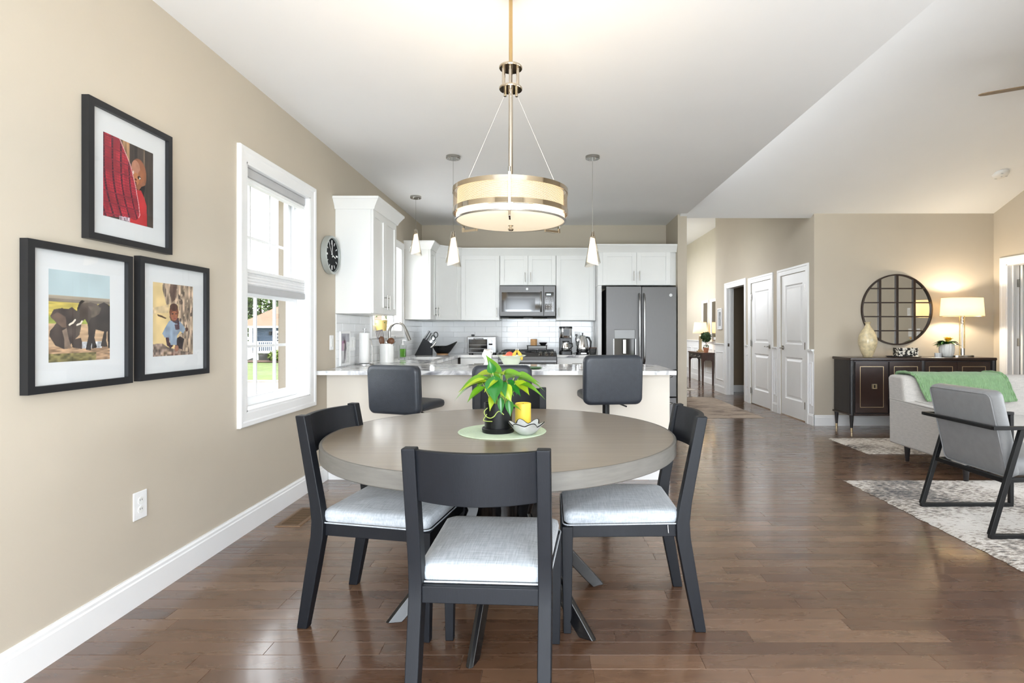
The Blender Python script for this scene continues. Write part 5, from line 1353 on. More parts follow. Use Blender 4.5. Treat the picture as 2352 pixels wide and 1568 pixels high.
for k in range(5):
    r = .043+.0023*k; B().tube([(r*math.cos(a*PI/8), r*math.sin(a*PI/8), .01+.02*k) for a in range(17)], .0022 if k < 4 else .004, 5).obj('hoop', 'black_metal' if k < 4 else 'brown_wood', bs)
t = plate('wall_outlet', 'white outlet on the tiles between coffee maker and kettle with a plugged cord', 'outlet', (.40, YB-.0095, 1.15), 0, kind='outlet')
cr = thing('power_cord', 'black power cord hanging from the outlet by the coffee maker', 'cord', (.385, 7.90, 1.165))
B().box(-.016, .016, -.03, .012, -.014, .014).obj('plug', 'black_plastic', cr, bevel=.004)
B().tube([(0, -.02, -.012), (-.006, -.03, -.06), (.02, -.04, -.15), (.028, -.06, -.2), (-.005, -.11, -.245), (-.06, -.2, -.255)], .0042, 7).obj('cable', 'black_plastic', cr, smooth=70)
B().tube([(.004, -.02, -.012), (-.012, -.035, -.05), (-.004, -.045, -.14), (.05, -.07, -.22), (.09, -.2, -.252)], .0042, 7).obj('cable', 'black_plastic', cr, smooth=70)

# knife block and black bowl in the corner
kb = thing('knife_block', 'slanted black knife block full of silver-handled knives', 'knife block', (-1.665, 7.32, ZK), math.radians(8))
B().prism([(-.11, 0), (.114, 0), (.114, .15), (.0, .22)], -.055, .055, 'Y').obj('block', 'black_wood', kb, bevel=.004)
ax = Vector((.52, 0, .86)).normalized()
for i, (t_, dy, L) in enumerate([(.06, -.035, .13), (.26, -.035, .12), (.06, 0, .13), (.28, 0, .12), (.48, -.03, .11), (.1, .035, .13), (.4, .03, .12)]):
    p = Vector((.114*t_, dy, .22-.07*t_-.004)); k = B().tube([p, p+ax*L*.1, p+ax*L], [.007, .0085, .009], 8).obj('knife', 'steel', kb, smooth=60)
    B().bar(p+ax*L*.25+Vector((.009, 0, -.005)), p+ax*L*.95+Vector((.009, 0, -.005)), .01, .006).obj('grip', 'black_plastic', k)
for s in (-1, 1):
    c = Vector((.145, -.01, .245))+Vector((0.016*s, -.02, .022*s)); B().tube([tuple(c+Vector((.026*math.cos(q), 0, .036*math.sin(q)))) for q in [2*PI*i/14 for i in range(15)]], .006, 7).obj('scissor_loop', 'black_plastic', kb, smooth=60)
B().bar((.085, -.02, .16), (.135, -.02, .225), .012, .02).obj('scissor_shank', 'chrome', kb)
B().tube([(.10, -.058, .10), (.135, -.06, .13), (.165, -.06, .175)], [.014, .012, .010], 8).obj('sharpener', 'nickel', kb, smooth=50)
bb = thing('black_bowl', 'glossy black bowl with one raised pierced handle beside the knife block', 'bowl', (-1.462, 7.56, ZK))
n = 48
def bbp(i, t, off):
    a = 2*PI*i/n; c, s = math.cos(a), math.sin(a); r = .075+(.138-.075)*t**.8-off; z = .012+.098*t
    lift = .062*max(0, c)**3*t**2
    return (r*c*(1.12 if c > 0 else 1.0)+.05*max(0, c)**4*t**2, r*s*.8, z+lift+off*.4)
rings = [[bbp(i, k/8, 0) for i in range(n)] for k in range(9)]+[[bbp(i, k/8, .008) for i in range(n)] for k in range(8, -1, -1)]
B().loft(rings).obj('bowl_body', 'black_gloss', bb, smooth=60)
B().lathe([(.001, 0), (.075, 0), (.082, .012), (.001, .012)], 32).obj('foot_ring', 'cork', bb)
T = Matrix.Translation((.171, 0, .154)) @ Matrix.Rotation(math.radians(35), 4, 'Y')
B().ball((0, 0, 0), .006, .024, .014, 14, 8, T).obj('handle_hole', 'white_ceramic', bb, smooth=60)

# ---- sink side things
fc = thing('kitchen_faucet', 'brushed steel gooseneck faucet at the sink', 'faucet', (-1.775, 6.14, ZK))
B().lathe([(.001, 0), (.027, 0), (.027, .008), (.021, .014), (.001, .014)], 24).obj('escutcheon', 'nickel', fc, smooth=40)
B().cyl((0, 0, .01), (0, 0, .20), .0205, .0185, n=20).obj('faucet_body', 'nickel', fc, smooth=40)
arc = [(.0, 0, .2), (0, 0, .31)]+[(.095-.095*math.cos(q), -.035*math.sin(q*.5)**2, .31+.095*math.sin(q)) for q in [PI*i/12*.92 for i in range(1, 13)]]
B().tube(arc, .0135, 14).obj('spout', 'nickel', fc, smooth=60)
e = Vector(arc[-1]); d = (e-Vector(arc[-2])).normalized(); B().tube([e, e+d*.02, e+d*.13], [.0145, .018, .0205], 14).obj('spray_head', 'nickel', fc, smooth=60)
B().tube([(0, .018, .12), (.0, .035, .125), (-.0, .06, .13)], [.016, .015, .013], 12).obj('valve', 'nickel', fc, smooth=60)
B().tube([(0, .05, .13), (.02, .055, .16), (.05, .055, .20)], [.007, .006, .005], 8).obj('lever', 'nickel', fc, smooth=60)
sp = thing('soap_bottle', 'clear pump bottle of green dish soap by the faucet', 'bottle', (-1.735, 6.55, ZK))
B().prism(rr(.075, .055, .012), 0, .15).obj('bottle_body', 'clear_glass', sp, bevel=.006)
B().prism(rr(.062, .044, .01), .008, .105).obj('soap', 'soap_green', sp)
B().lathe([(.001, .15), (.017, .15), (.017, .165), (.006, .168), (.006, .20), (.001, .2)], 16).tube([(0, 0, .198), (0, 0, .205), (.012, -.006, .207), (.045, -.02, .198)], [.006, .007, .006, .005], 8).obj('pump', 'white_plastic', sp, smooth=50)
so = thing('soap_bottle', 'pale green hand soap bottle behind the utensil crock', 'bottle', (-1.765, 5.86, ZK))
B().lathe([(.001, 0), (.033, 0), (.034, .006), (.034, .125), (.02, .145), (.001, .147)], 24).obj('bottle_body', 'clear_plastic', so, smooth=40)
B().lathe([(.001, .147), (.013, .147), (.013, .16), (.005, .164), (.005, .19), (.001, .19)], 14).tube([(0, 0, .188), (0, 0, .196), (.04, -.01, .190)], .006, 8).obj('pump', 'chrome', so, smooth=50)
uc = thing('utensil_crock', 'white ribbed crock holding wooden spoons and spatulas', 'crock', (-1.610, 5.48, ZK))
pr = [(.001, 0), (.066, 0), (.068, .006)]
for k in range(9): pr += [(.0675, .012+k*.008), (.0665, .016+k*.008)]
pr += [(.068, .088), (.068, .188), (.064, .19), (.062, .188), (.060, .012), (.001, .01)]
B().lathe(pr, 36).obj('crock', 'white_ceramic', uc, smooth=40)
def utensil(name, p0, p1, m, headfn):
    o = B().tube([p0, p1], [.005, .006], 8).obj(name, m, uc, smooth=60); headfn(o, Vector(p1), (Vector(p1)-Vector(p0)).normalized()); return o
def spoon(o, p, d):
    T = Matrix.Translation(p+d*.035) @ d.to_track_quat('Z', 'X').to_matrix().to_4x4(); B().ball((0, 0, 0), .027, .008, .042, 14, 8, T).obj('spoon_bowl', 'brown_wood', o, smooth=60)
def ladle(o, p, d):
    B().ball(tuple(p+Vector((0, -.01, .015))), .036, .024, .034, 16, 10).obj('ladle_bowl', 'brown_wood', o, smooth=60)
def turner(o, p, d):
    T = Matrix.Translation(p) @ d.to_track_quat('Z', 'X').to_matrix().to_4x4(); b = B()
    b.box(-.034, .034, -.003, .003, 0, .02, T).box(-.034, .034, -.003, .003, .075, .09, T)
    for k in range(5): b.box(-.034+k*.0150, -.026+k*.0150, -.003, .003, .02, .075, T)
    b.obj('slotted_head', 'walnut', o)
def whiskers(o, p, d):
    b = B().ball(tuple(p), .012, .010, .03, 12, 8).obj('tongs_head', 'chrome', o, smooth=60)
utensil('slotted_turner', (-.02, .01, .03), (-.058, -.005, .235), 'walnut', turner)
utensil('wooden_spoon', (-.01, -.03, .03), (-.032, -.042, .185), 'brown_wood', spoon)
utensil('wooden_ladle', (.02, 0, .03), (.048, -.02, .20), 'walnut', ladle)
utensil('steel_tongs', (.0, .0, .03), (.006, .0, .22), 'chrome', whiskers)
utensil('black_spatula', (.0, -.03, .03), (.004, -.04, .2), 'black_plastic', whiskers)
utensil('steel_whisk', (.03, -.01, .03), (.085, -.015, .262), 'steel', lambda o, p, d: None)
pt = thing('paper_towel_holder', 'white paper towel roll on a steel stand', 'paper towels', (-1.735, 5.19, ZK))
B().lathe([(.001, 0), (.085, 0), (.085, .008), (.001, .012)], 36).obj('base_plate', 'steel', pt, smooth=40)
B().lathe([(.018, .015), (.046, .015), (.046, .295), (.018, .295), (.018, .015)], 36, caps=False).obj('paper_roll', 'paper_white', pt, smooth=40)
B().cyl((0, 0, .01), (0, 0, .33), .006, n=10).lathe([(.001, .328), (.016, .328), (.016, .336), (.001, .336)], 16).obj('spindle', 'steel', pt, smooth=40)
B().tube([(.078, -.02, .008), (.078, -.02, .17), (.07, -.02, .22), (.055, -.02, .24)], .005, 8).obj('tension_arm', 'nickel', pt, smooth=60)
# leaning photo on the tiles
P = Paint(60, 80, ((0, 0), (60, 0), (60, 80), (0, 80))); u, v = P.u, P.v
P.fill(u > -1, (150, 150, 160), .2, 6, 6); P.fill((v < .75) & (u < .6), (170, 130, 160), .25, 5, 5); P.fill((v < .42), (200, 198, 200), .2, 6, 6); P.fill((u > .62) & (v < .72), (214, 216, 214), .08)
P.fill(P.mask([(20, 24), (34, 22), (38, 40), (32, 50), (30, 66), (24, 78), (22, 66), (20, 50)]), (52, 38, 52), .3, 12, 12); P.fill(P.ell(24, 24, 8, 7), (90, 50, 70)); P.fill(P.ell(18, 34, 5, 10), (190, 160, 170))
w = wall_picture('small photo in a white frame standing against the kitchen tiles', 4.79, 5.02, .915, 1.215, 4.812, 5.0, .935, 1.195, P, dpth=.016, x=XL+.010, bw=.02, border='white_plastic', name='leaning_photo', grp='counter things')
plate('light_switch', 'double white switch on the kitchen tiles behind the paper towels', 'switch', (XL+.0095, 5.12, 1.10), PI/2, n=2)
plate('light_switch', 'single white switch plate on the tiles just left of the sink window', 'switch', (XL+.0095, 5.38, 1.10), PI/2)
# yellow pot on the sill
yp = thing('sill_planter', 'yellow plant pot on the kitchen window sill', 'planter', (XL-.02, 6.10, 1.224))
B().lathe([(.001, 0), (.052, 0), (.066, .115), (.062, .115), (.05, .01), (.001, .008)], 32).obj('pot', 'yellow_pot', yp, smooth=40)
B().lathe([(.001, .10), (.058, .10)], 24, caps=False).obj('soil', 'soil', yp)
rq = random.Random(5)
for k in range(16):
    a = rq.uniform(0, 6.3); b = B(); base = (.05*math.cos(a), .05*math.sin(a), .11+rq.uniform(-.03, .06)); leaf_mesh(b, base, (math.cos(a), math.sin(a), rq.uniform(-.7, .7)), .035, .022, (0, 0, 1), .3)
    b.obj('leaf', 'leaf_dark', yp, smooth=80, fixn=False)

# ---- fruit bowl and paper stand on the peninsula
PX, PY = -.337, 4.86
fb = thing('fruit_bowl', 'pale green glass fruit bowl with a wide rim on the peninsula', 'bowl', (PX, PY, ZK))
n = 48
def fbp(i, prof, k):
    a = 2*PI*i/n; r, z = prof[k]; sc = 1+.05*math.cos(8*a)*(k/(len(prof)-1))**4
    return (r*sc*math.cos(a), r*sc*math.sin(a), z+.004*math.cos(8*a)*(k/(len(prof)-1))**4)
prof = [(.05, 0), (.055, .004), (.072, .03), (.090, .065), (.105, .085), (.132, .098)]
prin = [(.130, .101), (.102, .089), (.086, .068), (.068, .034), (.05, .01)]
B().loft([[fbp(i, prof, k) for i in range(n)] for k in range(6)]+[[(r*math.cos(2*PI*i/n)*(1+.05*math.cos(16*PI*i/n)*(1 if q == 0 else 0)), r*math.sin(2*PI*i/n)*(1+.05*math.cos(16*PI*i/n)*(1 if q == 0 else 0)), z) for i in range(n)] for q, (r, z) in enumerate(prin)]).obj('bowl_body', 'pale_green_glass', fb, smooth=60)
def fruit(name, label, cat, loc, r, m, squash=.92):
    t = thing(name, label, cat, loc); B().ball((0, 0, 0), r, r, r*squash, 20, 12).obj('flesh', m, t, smooth=70); B().cyl((0, 0, r*squash-.004), (.002, 0, r*squash+.008), .002, n=6).obj('stalk', 'bark', t)
fruit('apple', 'red and orange apple in the glass fruit bowl', 'apple', (PX-.012, PY-.02, ZK+.10), .036, 'red_fruit')
fruit('orange', 'orange lying low in the glass fruit bowl beside the apple', 'orange', (PX-.055, PY-.01, ZK+.075), .033, 'orange_fruit')
fruit('orange', 'orange half hidden at the back of the fruit bowl', 'orange', (PX-.0, PY+.05, ZK+.075), .034, 'orange_fruit')
for k, lb in enumerate(('banana leaning in the fruit bowl, the one to the left', 'banana leaning in the fruit bowl, the one to the right')):
    t = thing('banana', lb, 'banana', (PX+.045+k*.018, PY-.02-.004*k, ZK+.06), 0, 'bananas in the fruit bowl'); s = -1 if k == 0 else 1
    B().tube([(s*.035, -.03, .0), (s*.03, -.025, .02), (s*.016, -.01, .05), (0, 0, .075), (-s*.002, 0, .088)], [.006, .014, .016, .010, .004], 10).obj('fruit_body', 'banana', t, smooth=70)
    B().cyl((0, 0, .086), (0, 0, .10), .005, n=8).obj('stem', 'white_ceramic', t)
np_ = thing('paper_sculpture', 'white twisted paper napkin standing upright on the peninsula', 'napkin', (-.548, 4.90, ZK))
rings = []
for k in range(12):
    t_ = k/11; z = .145*t_; a = .5*math.sin(t_*4); w = .032+.008*math.cos(t_*9)
    rings.append([(w*math.cos(q)*1.1+.006*math.sin(t_*6), w*.5*math.sin(q)+.004*math.sin(5*q+t_*3), z+.008*math.cos(q*2)*(k == 11)) for q in [2*PI*i/20+a for i in range(20)]])
B().loft(rings).obj('napkin_body', 'paper_white', np_, smooth=60)
B().tube([(.02, -.01, .14), (.045, -.015, .135), (.04, -.012, .11)], [.01, .009, .004], 8).obj('napkin_flap', 'paper_white', np_, smooth=60)
o = B().lathe([(.001, 0), (.095, 0), (.11, .006), (.105, .009), (.001, .004)], 32).obj('small_plate', 'leaf_dark', None, smooth=40); o.location = (-.17, 4.66, ZK); tag(o, 'small dark green rimmed plate at the front of the peninsula worktop', 'plate')

# ---- bar stools: black padded seat and back on a gas-lift pole
def pad(b, w, h, t, r, T):
    """upright soft panel, w wide (x), h high (z), t thick (y), centred"""
    rings = []
    for y, ins in ((-.5, .030), (-.46, .012), (-.3, .002), (0, 0), (.3, .002), (.46, .012), (.5, .030)):
        rings.append([(x, y*t, z) for x, z in rr(w-2*ins, h-2*ins, max(.01, r-ins*.5), 5)])
    b.loft(rings, True, False, T); return b
def stool(label, loc, rotz, sz):
    t = thing('bar_stool', label, 'stool', loc, rotz, 'black bar stools at the peninsula')
    B().lathe([(.001, 0), (.20, 0), (.20, .008), (.12, .022), (.03, .035), (.001, .035)], 40).obj('base_disc', 'black_metal', t, smooth=40)
    B().cyl((0, 0, .03), (0, 0, sz-.08), .027, n=20).cyl((0, 0, .03), (0, 0, .30), .036, n=20).obj('pole', 'black_metal', t, smooth=40)
    B().box(-.10, .10, -.10, .10, sz-.085, sz-.06).obj('seat_plate', 'black_metal', t, bevel=.005)
    b = B(); cushion(b, .40, .40, sz-.06, sz, .07, .012); b.obj('seat', 'black_leather', t, smooth=60)
    b = B(); pad(b, .435, .36, .075, .05, Matrix.Translation((0, -.215, sz+.10)) @ Matrix.Rotation(math.radians(4), 4, 'X')); b.obj('backrest', 'black_leather', t, smooth=60)
    B().tube([(.05, .02, sz-.085), (.12, .03, sz-.11), (.17, .03, sz-.13)], .006, 8).obj('height_lever', 'black_metal', t, smooth=60)
    B().tube([(.19*math.cos(q), .19*math.sin(q), .33) for q in [PI*.15+PI*.7*i/12 for i in range(13)]], .011, 10).box(-.19, .19, .01, .03, .322, .338).obj('foot_rest', 'black_metal', t, smooth=50)
    return t
stool('black padded bar stool swivelled sideways, nearest the window', (-1.055, 4.235, 0), math.radians(-20), .69)
stool('black padded bar stool behind the potted plant', (-.345, 4.25, 0), 0, .69)
stool('black padded bar stool raised higher than its neighbours', (.43, 4.21, 0), math.radians(7), .765)
# ================================================================== LIVING ROOM
# ---- rugs
def rug(name, label, m, x0, x1, y0, y1, th=.014, step=.03):
    nx, ny = max(8, int((x1-x0)/step)), max(8, int((y1-y0)/step)); rs = np.random.RandomState(int(abs(x0*100+y0*10)))
    ja = rs.rand(nx+1, ny+1)
    def top(u, v):
        i, j = int(round(u*nx)), int(round(v*ny)); e = i in (0, nx) or j in (0, ny)
        x = x0+(x1-x0)*u+(ja[i, j]-.5)*(.016 if e else .01); y = y0+(y1-y0)*v+(ja[i, j-1]-.5)*(.016 if e else .01)
        return (x, y, .002 if e else th*(.75+.35*ja[i, j]) if not (i in (1, nx-1) or j in (1, ny-1)) else th*.8)
    b = B().grid(top, nx, ny); o = b.obj(name, m, None, smooth=80)
    return tag(o, label, 'rug')
rug('area_rug', 'large ivory and charcoal streaked rug under the grey armchair', 'rug_ivory', 2.39, 5.1, 1.2, 4.50)
rug('accent_rug', 'ivory streaked rug in front of the dark sideboard', 'rug_ivory', 3.15, 5.3, 5.47, 6.28)
rug('runner_rug', 'tan mottled runner rug in the hallway by the closet doors', 'rug_hall', 2.22, 3.02, 7.75, 10.25, .01)
rug('entry_rug', 'pale rug at the far end of the hallway by the console table', 'rug_ivory', 2.1, 3.03, 11.45, 12.6, .01)

# ---- sideboard
sb = thing('sideboard', 'dark espresso sideboard with pale inlaid door borders', 'sideboard', (3.62, 6.66, 0))
SW, SD = 1.77, .42
B().box(.02, SW-.02, .02, SD, .205, .865).obj('case', 'espresso_side', sb, bevel=.003)
B().prism([(0, -.005), (SW, -.005), (SW, SD+.01), (0, SD+.01)], .865, .900).obj('top', 'espresso_wood', sb, bevel=.010, seg=3)
B().box(.0, SW, .0, SD+.005, .200, .222).obj('plinth_moulding', 'espresso_wood', sb, bevel=.006)
cols = [.03, SW/2, SW-.03]
for cx in cols: B().cyl((cx, .025, .205), (cx, .025, .866), .030, n=20).obj('column', 'espresso_side', sb, smooth=40)
for i in range(4):
    a = .065+i*(SW-.13)/4+(.012 if i in (1, 2) else 0)*(1 if i == 2 else 0); e = a+(SW-.13)/4-.016
    d = B().box(a, e, .004, .02, .235, .85).obj('door', 'espresso_wood', sb, bevel=.002)
    ia, ie, iz0, iz1 = a+.055, e-.055, .30, .795; w = .006
    B().box(ia, ie, .0025, .0045, iz1-w, iz1).box(ia, ie, .0025, .0045, iz0, iz0+w).box(ia, ia+w, .0025, .0045, iz0+w, iz1-w).box(ie-w, ie, .0025, .0045, iz0+w, iz1-w).obj('inlay', 'champagne', d, smooth=0)
    kx = (a+e)/2+(.03 if i % 2 == 0 else -.03)
    b = B()
    for q0, q1, z0, z1 in ((-.024, .024, .526, .534), (-.024, .024, .574, .582), (-.024, -.016, .534, .574), (.016, .024, .534, .574)): b.box(kx+q0, kx+q1, -.012, .003, z0, z1)
    b.obj('pull', 'champagne', d, smooth=0)
for cx in (.035, SW-.035):
    for cy in (.035, SD-.035):
        l = B().lathe([(.014, .05), (.026, .20)], 16, c=(cx, cy, 0)).obj('leg', 'espresso_side', sb, smooth=40)
        B().lathe([(.001, 0), (.0125, 0), (.0142, .05), (.001, .05)], 16, c=(cx, cy, 0)).obj('ferrule', 'champagne', l, smooth=40)
SBZ = .900
# ---- round gridded mirror
mr = thing('round_mirror', 'round wall mirror divided by a dark metal grid', 'mirror', (4.478, YMIR, 1.497))
T = Matrix.Rotation(PI/2, 4, 'X'); RM = .457
B().lathe([(RM-.018, .0), (RM, .0), (RM, .030), (RM-.018, .030), (RM-.018, .0)], 96, T=T, caps=False).obj('frame', 'bronze_frame', mr, smooth=40)
B().lathe([(.001, .001), (RM-.015, .001), (RM-.015, .010), (.001, .010)], 96, T=T).obj('glass', 'mirror_glass', mr, smooth=40)
for x in (-.222, 0, .222):
    hh = math.sqrt((RM-.01)**2-x*x); B().box(x-.016, x+.016, -.030, -.010, -hh, hh).obj('vertical_bar', 'bronze_frame', mr, bevel=.003)
for z in (-.272, -.09, .09, .272):
    hh = math.sqrt((RM-.01)**2-z*z); B().box(-hh, hh, -.026, -.010, z-.008, z+.008).obj('horizontal_bar', 'bronze_frame', mr, bevel=.002)
# ---- things on the sideboard
def table_lamp(name, label, loc, rtop, rbot, z0, z1, kind, energy, sy=1.0):
    t = thing(name, label, 'lamp', loc)
    n = 48
    ring = lambda r, z: [(r*math.cos(2*PI*i/n), r*sy*math.sin(2*PI*i/n), z) for i in range(n)]
    B().loft([ring(rbot, z0), ring(rtop, z1)], False).obj('shade', 'lamp_shade', t, smooth=60, solid=.002)
    for r, z in ((rbot, z0), (rtop, z1)):
        pts = ring(r, z); B().tube(pts+[pts[0]], .003, 6).obj('shade_trim', 'champagne', t, smooth=60)
    if kind == 'rods':
        B().prism(rr(.27, .12, .05, 6), 0, .022).obj('base', 'chrome', t, bevel=.005)
        B().lathe([(.001, .022), (.028, .022), (.028, .105), (.020, .108), (.001, .108)], 24).obj('socket_cup', 'chrome', t, smooth=40)
        B().cyl((0, 0, .10), (0, 0, z1-.02), .0085, n=12).obj('stem', 'chrome', t, smooth=40)
        B().tube([(-.03, 0, .02), (-.03, 0, .52), (-.022, 0, .545), (0, 0, .555), (.022, 0, .545), (.03, 0, .52), (.03, 0, .02)], .006, 10).obj('hoop', 'brass', t, smooth=60)
        for z in (.42, .46, .5): B().cyl((-.012, 0, z), (.012, 0, z), .011, n=12).obj('collar', 'chrome', t)
    else:
        B().box(-.07, .07, -.07, .07, 0, .03).obj('base', 'champagne', t, bevel=.006)
        B().box(-.045, .045, -.045, .045, .03, .06).obj('base_step', 'champagne', t, bevel=.006)
        B().prism(rr(.06, .06, .012), .06, .36).obj('column', 'champagne', t, bevel=.004)
        B().lathe([(.001, .36), (.028, .36), (.034, .375), (.022, .39), (.008, .40), (.008, z0+.02), (.001, z0+.02)], 20).obj('neck', 'champagne', t, smooth=40)
        B().cyl((0, 0, z0), (0, 0, z1+.02), .004, n=8).ball((0, 0, z1+.025), .011, n=10, m=8).obj('finial', 'champagne', t, smooth=60)
    l = bpy.data.lights.new('bulb', 'POINT'); l.energy = energy; l.color = (1, .85, .64); l.shadow_soft_size = .035
    o = bpy.data.objects.new('bulb', l); C.objects.link(o); o.parent = t; o.location = (0, 0, (z0+z1)/2)
table_lamp('table_lamp', 'lit table lamp with a wide drum shade on the sideboard', (5.146, 6.90, SBZ), .245, .262, .505, .735, 'rods', 16, .55)
v = thing('pearl_vase', 'tall cream mother-of-pearl vase at the end of the sideboard', 'vase', (3.945, 6.86, SBZ))
B().lathe([(.001, 0), (.048, 0), (.052, .006), (.075, .06), (.100, .14), (.108, .20), (.098, .26), (.070, .325), (.040, .37), (.026, .395), (.025, .41), (.036, .428), (.040, .432), (.034, .432), (.020, .41), (.001, .40)], 48).obj('vase_body', 'pearl', v, smooth=60)
o = B().lathe([(.001, 0), (.19, 0), (.215, .010), (.21, .013), (.19, .005), (.001, .005)], 48).obj('tray', 'espresso_side', None, smooth=40); o.location = (4.39, 6.86, SBZ); o.scale = (1, .6, 1); tag(o, 'low dark oval tray under the mosaic box', 'tray')
bx = thing('mosaic_box', 'black and white mosaic box on the sideboard tray', 'box', (4.415, 6.86, SBZ+.005))
B().box(-.12, .12, -.06, .06, 0, .078).obj('box_body', 'mosaic', bx, bevel=.003); B().box(-.122, .122, -.062, .062, .080, .108).obj('lid', 'mosaic', bx, bevel=.003)
jc = thing('jar_candle', 'small cream jar candle beside the flower pot', 'candle', (4.775, 6.80, SBZ))
B().lathe([(.001, 0), (.036, 0), (.037, .003), (.037, .052), (.034, .052), (.033, .044), (.001, .043)], 28).obj('jar', 'mat_board', jc, smooth=40); B().cyl((0, 0, .043), (0, 0, .05), .0012, n=5).obj('wick', 'black_metal', jc)
fp = thing('flower_pot', 'yellow flowering plant in a white fluted pot', 'plant', (4.91, 6.84, SBZ))
n = 64
fl = lambda r, z, a: (r*(1+.025*math.cos(16*a))*math.cos(a), r*(1+.025*math.cos(16*a))*math.sin(a), z)
B().loft([[fl(r, z, 2*PI*i/n) for i in range(n)] for r, z in ((.05, 0), (.066, .012), (.082, .07), (.084, .11), (.078, .16), (.072, .16), (.07, .135))]).obj('pot', 'white_ceramic', fp, smooth=60)
rq = random.Random(9)
for k in range(26):
    a = rq.uniform(0, 6.3); r0 = rq.uniform(.01, .06); b = B()
    leaf_mesh(b, (r0*math.cos(a), r0*math.sin(a), .15+rq.uniform(0, .04)), (math.cos(a), math.sin(a), rq.uniform(.05, .5)), rq.uniform(.085, .135), .06, (0, 0, 1), .5)
    b.obj('leaf', 'topiary_green' if k % 2 else 'leaf_dark', fp, smooth=80, fixn=False)
for k in range(9):
    a = rq.uniform(0, 6.3); r0 = rq.uniform(.0, .05); c = Vector((r0*math.cos(a)+.005, r0*math.sin(a), .205+rq.uniform(-.01, .03)))
    f = B().ball(tuple(c), .012, n=10, m=6).obj('flower', 'flower_yellow', fp)
    for q in range(9):
        an = 2*PI*q/9; b = B(); leaf_mesh(b, tuple(c), (math.cos(an), math.sin(an)-.4, .35), .046, .026, (0, 0, 1), -.2); b.obj('petal', 'flower_yellow', f, smooth=80, fixn=False)
    B().tube([(c.x*.5, c.y*.5, .14), tuple(c)], .002, 5).obj('flower_stem', 'stem_green', fp)

# ---- sofa facing the camera side, back to the sideboard
sf = thing('sofa', 'light grey fabric sofa with its back to the sideboard', 'sofa', (3.27, 4.38, 0))
SL = 2.15
def soft_box(b, x0, x1, y0, y1, z0, z1, r=.03, T=None):
    rings = []
    for t, ins in ((0, .012), (.06, .003), (.5, 0), (.92, .003), (.98, .012), (1, .03)):
        rings.append([(x, y, z0+(z1-z0)*t) for x, y in rr(x1-x0-2*ins, y1-y0-2*ins, r, 4, (x0+x1)/2, (y0+y1)/2)])
    return b.loft(rings, True, False, T)
soft_box(B(), .10, SL-.10, .02, .90, .155, .30).obj('seat_base', 'sofa_fabric', sf, smooth=60)
for x0, x1 in ((.0, .12), (SL-.12, SL)):
    b = B().prism([(.0, .150), (.95, .150), (.955, .575), (.0, .545)], x0, x1, 'X'); b.obj('arm', 'sofa_fabric', sf, bevel=.02, seg=3)
    pts = [(x0+.004, .01, .546), (x0+.004, .945, .574), (x1-.004, .945, .574), (x1-.004, .01, .546)]
    B().tube(pts+[pts[0]], .005, 6).obj('piping', 'sofa_fabric', sf, smooth=60)
b = B().prism([(.70, .30), (.965, .16), (1.0, .77), (.985, .80), (.80, .80), (.775, .77)], .015, SL-.015, 'X'); bk_ = b.obj('backrest', 'sofa_fabric', sf, bevel=.03, seg=3)
for k in range(2):
    w = (SL-.24)/2; soft_box(B(), .12+k*w+.004, .12+(k+1)*w-.004, .0, .72, .30, .45, .05).obj('seat_cushion', 'sofa_fabric', sf, smooth=60)
for cx in (.08, SL-.08):
    for cy in (.07, .80): B().lathe([(.013, 0), (.017, .006), (.028, .155)], 16, c=(cx, cy, 0)).obj('leg', 'espresso_side', sf, smooth=40)
# ---- green throw over the sofa back
def throw_pt(u, v):
    prof = [(.700, .565), (.715, .62), (.735, .69), (.752, .765), (.775, .800), (.81, .818), (.90, .820), (.985, .815), (1.012, .79), (1.022, .70), (1.020, .60), (1.015, .50)]
    k = v*(len(prof)-1); i = min(int(k), len(prof)-2); f = k-i; y = prof[i][0]*(1-f)+prof[i+1][0]*f; z = prof[i][1]*(1-f)+prof[i+1][1]*f
    skew = 1-min(1, v/.42)
    x = .105+.85*u+skew*(.10*(1-u)+.07*u)
    wob = .006*math.sin(u*40)*(.4+.6*abs(v-.5))+.004*math.sin(u*13+v*9)
    return (x, y+wob*.5, z+wob*.4+.004)
t = thing('throw_blanket', 'green ribbed knit throw draped over the sofa back', 'blanket', (3.27, 4.38, 0))
B().grid(throw_pt, 90, 40).obj('knit_cloth', 'green_knit', t, smooth=80, solid=.012)
for u_ in (0, 1):
    for s in (0, .02):
        pts = [throw_pt(abs(u_-s), k/24) for k in range(25)]; B().tube([(p[0], p[1]+.004*math.sin(k*2.4), p[2]+.008+.003*math.cos(k*2.4)) for k, p in enumerate(pts)], .009, 7).obj('cable_edge', 'green_knit', t, smooth=80)

# ---- leather armchair in a black steel frame, facing +x
ac = thing('armchair', 'grey leather armchair in a black steel frame seen from behind', 'armchair', (2.55, 3.505, 0.012))
HWc = .296; s_ = .026
for sy in (-1, 1):
    y = sy*HWc
    B().bar((0.0, y, .013), (.63, y, .013), s_, s_).obj('floor_rail', 'black_metal', ac, bevel=.003)
    B().bar((.008, y, .02), (.192, y, .640), .030, s_, up=(0, 1, 0)).obj('rear_leg', 'black_metal', ac, bevel=.003)
    B().bar((.618, y, .02), (.618, y, .640), s_, s_).obj('front_leg', 'black_metal', ac, bevel=.003)
    B().bar((.015, y, .640), (.631, y, .640), .032, .020).obj('arm_rail', 'black_metal', ac, bevel=.003)
    B().bar((.10, y*.93, .33), (.62, y*.93, .36), .022, .026).obj('seat_rail', 'black_metal', ac, bevel=.003)
B().bar((.028, -HWc, .640), (.028, HWc, .640), .028, .022).obj('rear_arm_rail', 'black_metal', ac, bevel=.003)
B().bar((.105, -HWc, .33), (.105, HWc, .33), .026, .026).obj('cross_rail', 'black_metal', ac, bevel=.003)
